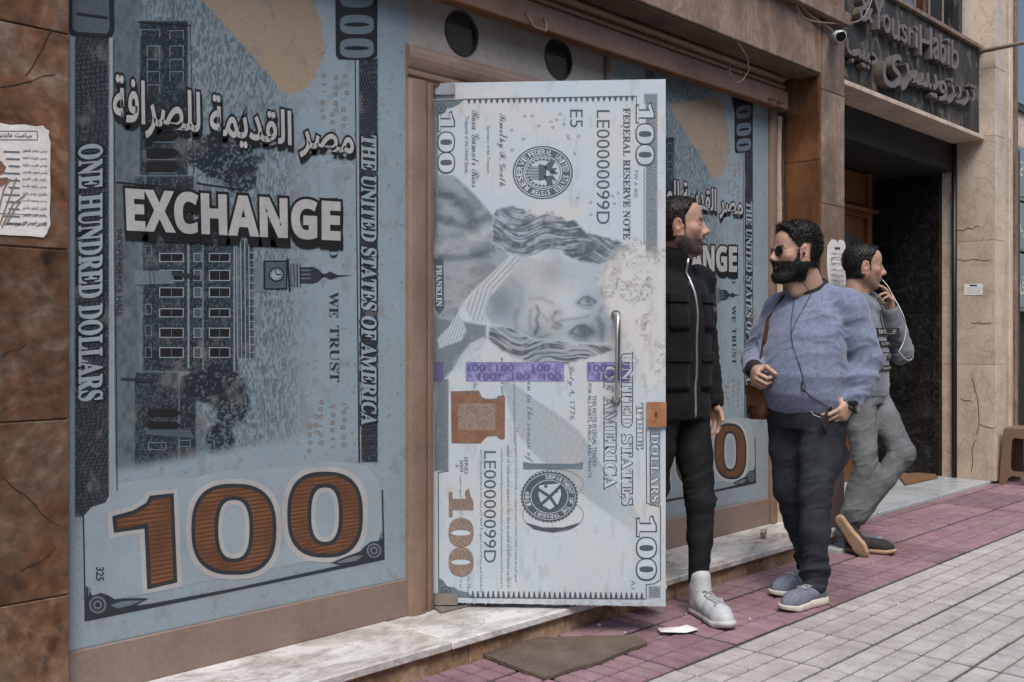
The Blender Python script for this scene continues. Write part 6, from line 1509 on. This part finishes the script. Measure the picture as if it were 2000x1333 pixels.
def grid_patch(x0, x1, z0, z1, out, name, mat, nx=9, nz=4):
    g_ = [on_front(x, z, out) for z in np.linspace(z0, z1, nz) for x in np.linspace(x0, x1, nx)]
    fs = [(i*nx+j, i*nx+j+1, (i+1)*nx+j+1, (i+1)*nx+j) for i in range(nz-1) for j in range(nx-1)]
    return MB().add(g_, fs).build(name, M[mat], ho, local=True, smooth=True)
for z0, z1, tx in ((1.235,1.275,'RANDLE'),(1.17,1.2,'CITY'),(1.095,1.135,'STYLE'),(1.03,1.06,'SOUTH W')):
    grid_patch(-.125, .115, z0, z1, .006, 'printed_band', 'ribs')
    v, f = text_mesh(tx, .01, 2); lo = v.min(0); hi = v.max(0); u = (v-lo)/(hi-lo)
    MB().add([on_front(.085-a*.17, z0+.008+b*(z1-z0-.016), .009) for a, b in u], f).build('printed_word', M['solew'], ho, local=True)
for x in (.015,-.04): MB().tube([on_front(x, z, .008) for z in (1.38,1.33,1.28,1.235)], .0035, 6).build('drawstring', M['ribs'], ho, local=True, smooth=True)
LH, LK, LA = (-.092,.0,.90), (.075,.235,.565), (.215,.02,.215)
RH, RK, RA = (.092,-.01,.90), (.145,.05,.50), (.21,-.04,.10)
c = Clay((-.27,-.24,.05), (.36,.36,1.0), .0055)
c.loft([.84,.9,.95],[.165,.172,.168],[.118,.122,.12],[0]*3,[0]*3,.03)
for h_, k_, a_ in ((LH,LK,LA),(RH,RK,RA)):
    h_, k_, a_ = map(np.array, (h_, k_, a_)); c.chain([h_, h_*.5+k_*.5, k_, k_*.6+a_*.4, a_], [.096,.082,.064,.062,.06], .018)
Vt2, F2 = c.mesh(2); N2 = normals(Vt2, F2)
Vt2 = folds(Vt2, N2, .0095, (8,8,17), 31.0, .4+near(Vt2, [LK,RK], .12)*.8+near(Vt2, [LA,RA], .1))
cloth(m3, 'jeans', Vt2, F2, 'jean3')
shoe(m3, floor_pt(m3,(5.372,-.46,.004)), floor_pt(m3,(5.495,-.70,.004)), (0,0,1), .275, 'flat', ('shoeblack','soletan','lace'))
shoe(m3, (.285,-.075,.205), (.325,.085,.012), (-.9,.1,.25), .268, 'flat', ('shoeblack','soletan','lace'))
W3 = lambda p: np.array(wmat(m3) @ Vector([float(q) for q in p]))
e3 = empty('earphones', W3((-.05,.1,1.3)), 'white wired earphones held at the mouth of the man in the grey hoodie', 'earphones')
mo = T3(np.array([(0,.105,-.06)]))[0]; l3 = [(-.12,.2,1.33),(-.13,.22,1.24),(-.1,.2,1.17),(-.11,.18,1.12)]
def smooth_path(P, n=6):
    P = [np.array(p, float) for p in P]; Q = []
    for i in range(len(P)-1):
        p0, p1, p2, p3 = P[max(i-1, 0)], P[i], P[i+1], P[min(i+2, len(P)-1)]
        for t in np.linspace(0, 1, n+1)[:-1]: Q.append(.5*((2*p1)+(-p0+p2)*t+(2*p0-5*p1+4*p2-p3)*t*t+(-p0+3*p1-3*p2+p3)*t**3))
    return Q+[P[-1]]
MB().tube([W3(p) for p in smooth_path([mo, mo+np.array((-.012,.03,-.04)), mo+np.array((-.015,.06,-.1)), (-.1,.19,1.36), (-.135,.2,1.28), (-.13,.19,1.2), (-.1,.17,1.14)])], .0019, 6).build('cord', M['white'], e3, smooth=True)
MB().tube([W3(p) for p in smooth_path([(-.1,.17,1.14), (-.15,.2,1.09), (-.21,.215,1.1), (-.25,.19,1.16), (-.262,.15,1.22)])], .0017, 6).build('cord', M['white'], e3, smooth=True)
# navy bag hanging between the two men
nb = empty('shoulder_bag', (4.86,-.72,.4), 'dark navy leather bag hanging behind the bearded man\'s legs', 'bag')
Zb = 4.95; q = [at_depth(*p, Zb) for p in ((1648,866),(1660,885),(1659,900),(1624,951),(1613,948),(1614,918),(1640,868))]
MB().prism(q, RGT*0+FWD*.07).build('bag_body', M['navy'], nb)
MB().tube([at_depth(1648,867,Zb+.03), at_depth(1652,845,Zb+.02), at_depth(1655,820,Zb-.1), at_depth(1650,800,Zb-.2)], .006, 6).build('strap', M['navy'], nb, smooth=True)
# ================================================================ small things
def wall_sheet(px_pts, y, th=.0015):
    return MB().prism([tuple(on_y(a, b, y)) for a, b in px_pts], (0, th, 0))
class WallPrint(Flat): pass
def scribble(F, x0, x1, y0, h, slope, mat, lay, seed, part='lettering', words='محمد احمد على حسن نقيب رائد قسم عابدين تليفون مصر'):
    rs = random.Random(seed); w = words.split(); s_ = ' '.join(rs.choice(w) for _ in range(max(1, int((x1-x0)/(h*2.2)))))
    F.text(arabic(s_), (x0,y0), (x1,y0+slope*(x1-x0)), (x1,y0+h+slope*(x1-x0)), (x0,y0+h), mat, lay, part, .012, res=1)
# torn notice on the left pillar
pv = empty('paper_notice', on_y(50,460,-.052), 'large torn white notice with Arabic print pasted on the left pillar', 'notice')
wall_sheet([(-40,238),(-10,240),(20,246),(48,245),(70,249),(84,247),(90,254),(97,258),(95,266),(99,280),(98,330),(99,380),(97,420),(99,440),(94,452),(92,458),(85,466),(60,463),(30,462),(-40,458)], -.0535).build('sheet', M['paper'], pv)
PF = Flat((0,-.0542,0), (1,0,0), (0,-1,0))
PF.frame(-30, 258, 73, 275, 1.2, 'p_ink', .0002); scribble(PF, -6, 62, 260, 11, .03, 'p_ink', .0003, 1, words='مباحث قسم عابدين')
for k in range(11):
    scribble(PF, 44, 92, 292+k*14, 7, .05, 'p_ink', .0003, k+3); PF.line([(8+k % 3*5,298+k*14),(38,299+k*14)], 3.2, 'p_soft', .0003, 'smudged_line')
PF.line([(-30,418),(88,422)], 1, 'p_ink', .0003); scribble(PF, 8, 92, 434, 9, .02, 'p_ink', .0003, 40)
for k, pts in enumerate(([(0,440),(18,390),(32,350)], [(4,446),(26,400),(48,384)], [(-4,420),(8,370),(20,352)], [(12,440),(30,410),(40,395)])): PF.line(pts, 3, 'p_brownring', .0004+k*.0001, 'torn_strip')
PF.poly([(-20,318),(2,316),(12,328),(8,340),(-4,346),(-20,342)], 'p_copper', .0004, 'rust_stain'); PF.poly([(-20,352),(14,348),(20,356),(2,366),(-20,364)], 'p_copper', .0005, 'rust_stain')
PF.emit(pv)
# notice on the right pillar
pv = empty('paper_notice', on_y(1634,580,-.252), 'narrow torn notice on the pillar behind the head of the man in the hoodie', 'notice')
wall_sheet([(1616,482),(1620,476),(1625,469),(1634,471),(1636,477),(1640,470),(1648,472),(1651,480),(1652,560),(1650,575),(1651,588),(1640,590),(1622,588),(1617,584),(1618,550),(1615,520)], -.2535).build('sheet', M['paper'], pv)
PF = Flat((0,-.2542,0), (1,0,0), (0,-1,0)); PF.rect(1630,485,1641,489,'p_ink',.0003)
for k in range(8): scribble(PF, 1622, 1648, 494+k*10.5, 4.5, .1, 'p_soft', .0003, k+60)
PF.frame(1624,505,1649,516,.8,'p_soft',.0003); PF.emit(pv)
# small label on the pilaster
pv = empty('paper_notice', on_x(1900,575,XE-.002), 'small white label stuck on the beige pilaster beside the pipe', 'notice')
q = [on_x(*p, XE-.003) for p in ((1883,557),(1919,556),(1919,578),(1883,578))]
MB().prism([tuple(p) for p in q], (.0015,0,0)).build('sheet', M['white'], pv)
PF = Flat((XE-.0035,0,0), (0,1,0), (-1,0,0)); PF.rect(1894,558,1908,561,'p_ink',.0002)
for k in range(3): scribble(PF, 1887, 1915, 563+k*4.6, 3, 0, 'p_soft', .0002, k+80)
PF.emit(pv)
# surveillance camera and cables
cc = empty('security_camera', on_y(1638,72,-.25), 'small round security camera on the stone pillar below the name letters', 'camera')
b0 = on_y(1632,80,-.25); b1 = on_y(1637,73,-.31); b2 = on_y(1644,73,-.36)
MB().tube([b0, b0+np.array((0,-.012,0))], .024, 16).build('base', M['cable'], cc); MB().tube([b0+np.array((0,-.01,0)), b1], .009, 8).build('arm', M['steel'], cc, smooth=True)
dv = unit(b2-b1)
hs = MB().tube([b1-dv*.03, b1-dv*.02, b1+dv*.05, b1+dv*.06], [.028,.034,.036,.032], 18).build('housing', M['soleg'], cc, smooth=True)
MB().tube([b1+dv*.0605, b1+dv*.064], [.03,.026], 18).build('lens', M['lens'], hs)
def cable(pts, r, lab):
    P = [np.array(on_y(a, b, y)) for a, b, y in pts]; Q = []
    for i in range(len(P)-1):
        for t in np.linspace(0, 1, 6)[:-1]:
            p0 = P[max(i-1, 0)]; p1 = P[i]; p2 = P[i+1]; p3 = P[min(i+2, len(P)-1)]
            Q.append(.5*((2*p1)+(-p0+p2)*t+(2*p0-5*p1+4*p2-p3)*t*t+(-p0+3*p1-3*p2+p3)*t**3))
    Q.append(P[-1]); MB().tube(Q, r, 6).build('cable', M['cable'], None, smooth=True, label=lab, cat='cable')
cable([(1552,-12,-.262),(1562,8,-.262),(1580,30,-.265),(1604,48,-.268),(1622,60,-.27),(1632,76,-.275)], .008, 'thick cable running down the stone lintel to the security camera')
cable([(1552,-4,-.27),(1560,24,-.275),(1572,38,-.275),(1600,46,-.28),(1640,48,-.285),(1668,46,-.29),(1688,34,-.29),(1702,4,-.29),(1706,-20,-.29)], .005, 'thin loose cable looping from the lintel across the name letters')
# brown cardboard on the pavement
c4 = [on_z(941,1284,.003), on_z(1010,1312,.003), on_z(1066,1330,.003), on_z(1180,1296,.003), on_z(1262,1262,.003), on_z(1256,1254,.003), on_z(1240,1247,.003), on_z(1040,1252,.003)]
M['mat'] = nmat('muddy_cardboard', [(.3,(.075,.053,.04)),(.7,(.115,.086,.068))], 7, .9, .002, 60, fine=.25, fscale=150, dirt=((.17,.14,.12),.5,9))
rs = random.Random(2); P_ = []
for a_, b_ in zip(c4, c4[1:]+c4[:1]):
    for t in np.linspace(0, 1, 9)[:-1]: q_ = a_*(1-t)+b_*t; P_.append((q_[0]+rs.uniform(-.006,.006), q_[1]+rs.uniform(-.006,.006), .003))
MB().prism(P_[::-1], (0,0,.012)).build('doormat', M['mat'], None, label='flat muddy brown mat on the pavement below the marble step', cat='doormat')
pl = MB(); c4 = [on_z(1284,1231,.004), on_z(1318,1230,.004), on_z(1340,1229,.004), on_z(1362,1231,.004), on_z(1364,1237,.004), on_z(1340,1240,.004), on_z(1290,1243,.004)]
lo_ = [tuple(p) for p in c4]; hi_ = [(p[0], p[1], .006+h_) for p, h_ in zip(c4, (.004,.0,.014,.002,.01,.003,.012))]; mid = np.mean(np.array(c4), 0); hi_.append((mid[0], mid[1], .022)); n_ = len(c4)
pl.add(hi_, [(i, (i+1) % n_, n_) for i in range(n_)])
pl.build('paper_scrap', M['paper'], None, label='crumpled strip of pale paper litter on the red tiles by the grey shoe', cat='litter')
rs = random.Random(21)
LIT = ['pale cigarette end at the foot of the step near the bottom edge', 'white pebble on the red tiles right of the blue-grey shoe', 'tiny white crumb just left of the paper scrap', 'white crumb by the step riser under the open door', 'tiny white speck on the left part of the brown mat', 'tiny white speck in the middle of the brown mat', 'tiny speck touching the paper scrap', 'pale crumb on the red and beige tile boundary below the grey shoe', 'pale crumb on the red tiles behind the blue-grey shoe', 'pale crumb just beside the heel of the blue-grey shoe', 'pale crumb on the beige tiles right of the bearded man', 'pale speck near the front edge of the brown mat', 'pale crumb on red tiles left of the grey high-top shoe', 'pale crumb on the tile boundary below the brown shoes']
for k, (px, py, s_) in enumerate(((812,1306,8),(1408,1172,6),(1220,1236,3),(1170,1222,5),(1040,1256,3),(1098,1246,3),(1290,1246,2),(1465,1210,3),(1560,1150,3),(1610,1165,3),(1755,1180,3),(1020,1280,3),(1340,1200,3),(1710,1130,3))):
    p = on_z(px, py, .004); r = s_*.0016; mb = MB()
    pts = [(p[0]+r*math.cos(t)*rs.uniform(.6,1.3), p[1]+r*math.sin(t)*rs.uniform(.6,1.3), .001) for t in np.linspace(0, 2*math.pi, 7)[:-1]]
    mb.prism(pts, (0,0,r*.7)).build('litter_bit', M['paper'], None, label=LIT[k], cat='litter')
# small roll on the step
p = on_z(1491,1053,.106); ro = MB(); ax_ = unit((.3,-1,0)); cpt = np.array((p[0], p[1], .107+.025))
n = 20; vs = []
u_ = unit(np.cross(ax_, (0,0,1))); w_ = np.array((0,0,1.0))
for off, r in ((-.012,.024),(.012,.024),(.014,.018),(.008,.012),(-.012,.012)):
    vs += [cpt+ax_*off+r*(math.cos(2*math.pi*k/n)*u_+math.sin(2*math.pi*k/n)*w_) for k in range(n)]
ro.add(vs, [(a*n+k, a*n+(k+1) % n, ((a+1) % 5)*n+(k+1) % n, ((a+1) % 5)*n+k) for a in range(5) for k in range(n)]).build('tape_roll', M['steel'], None, smooth=False, label='small dark metal ring lying on the marble step', cat='ring')
# plastic stool
M['stool'] = plain('brown_plastic', (.17, .105, .07), .45, fine=.1)
so = empty('plastic_stool', (8.99,-.27,0), 'brown plastic stool standing by the beige pilaster at the right edge', 'stool')
x0, x1, y0, y1, H = 8.83, 9.17, -.47, -.14, .48
box('seat', (x0+.03,y0+.03,H-.035), (x1-.03,y1-.03,H), M['stool'], so, b=.012)
def leg_panel(a, b, inward):
    """one side of the stool: two splayed legs, rounded opening, foot arch"""
    a = np.array(a, float); b = np.array(b, float); t = b-a; inw = np.array(inward, float)
    def P(u, z): 
        k = z/H; q = a+t*(.5+(u-.5)*(1-.16*k))+inw*.03*k; return (q[0], q[1], z)
    outer = [(0,0),(.16,0),(.2,.055),(.3,.075),(.7,.075),(.8,.055),(.84,0),(1,0),(1,.46),(0,.46)]
    inner = [(.24,.14),(.3,.115),(.7,.115),(.76,.14),(.76,.36),(.7,.39),(.3,.39),(.24,.36)]
    c = bpy.data.curves.new('c', 'CURVE'); c.dimensions = '2D'; c.fill_mode = 'BOTH'; c.extrude = .006
    for pts in (outer, inner):
        s_ = c.splines.new('POLY'); s_.points.add(len(pts)-1); s_.use_cyclic_u = True
        for q, (u, z) in zip(s_.points, pts): q.co = (u, z, 0, 1)
    o = bpy.data.objects.new('c', c); TMP.collection.objects.link(o); TMP.view_layers[0].update()
    e = o.evaluated_get(TMP.view_layers[0].depsgraph); m = e.to_mesh()
    MB().add([np.array(P(v.co.x, v.co.y))+inw*v.co.z for v in m.vertices], [tuple(p.vertices) for p in m.polygons]).build('leg_panel', M['stool'], so)
    e.to_mesh_clear(); bpy.data.objects.remove(o); bpy.data.curves.remove(c)
leg_panel((x0,y1,0),(x0,y0,0),(1,0,0)); leg_panel((x1,y0,0),(x1,y1,0),(-1,0,0)); leg_panel((x0+.001,y0,0),(x1-.001,y0,0),(0,1,0)); leg_panel((x1-.001,y1,0),(x0+.001,y1,0),(0,-1,0))
bpy.data.scenes.remove(TMP)
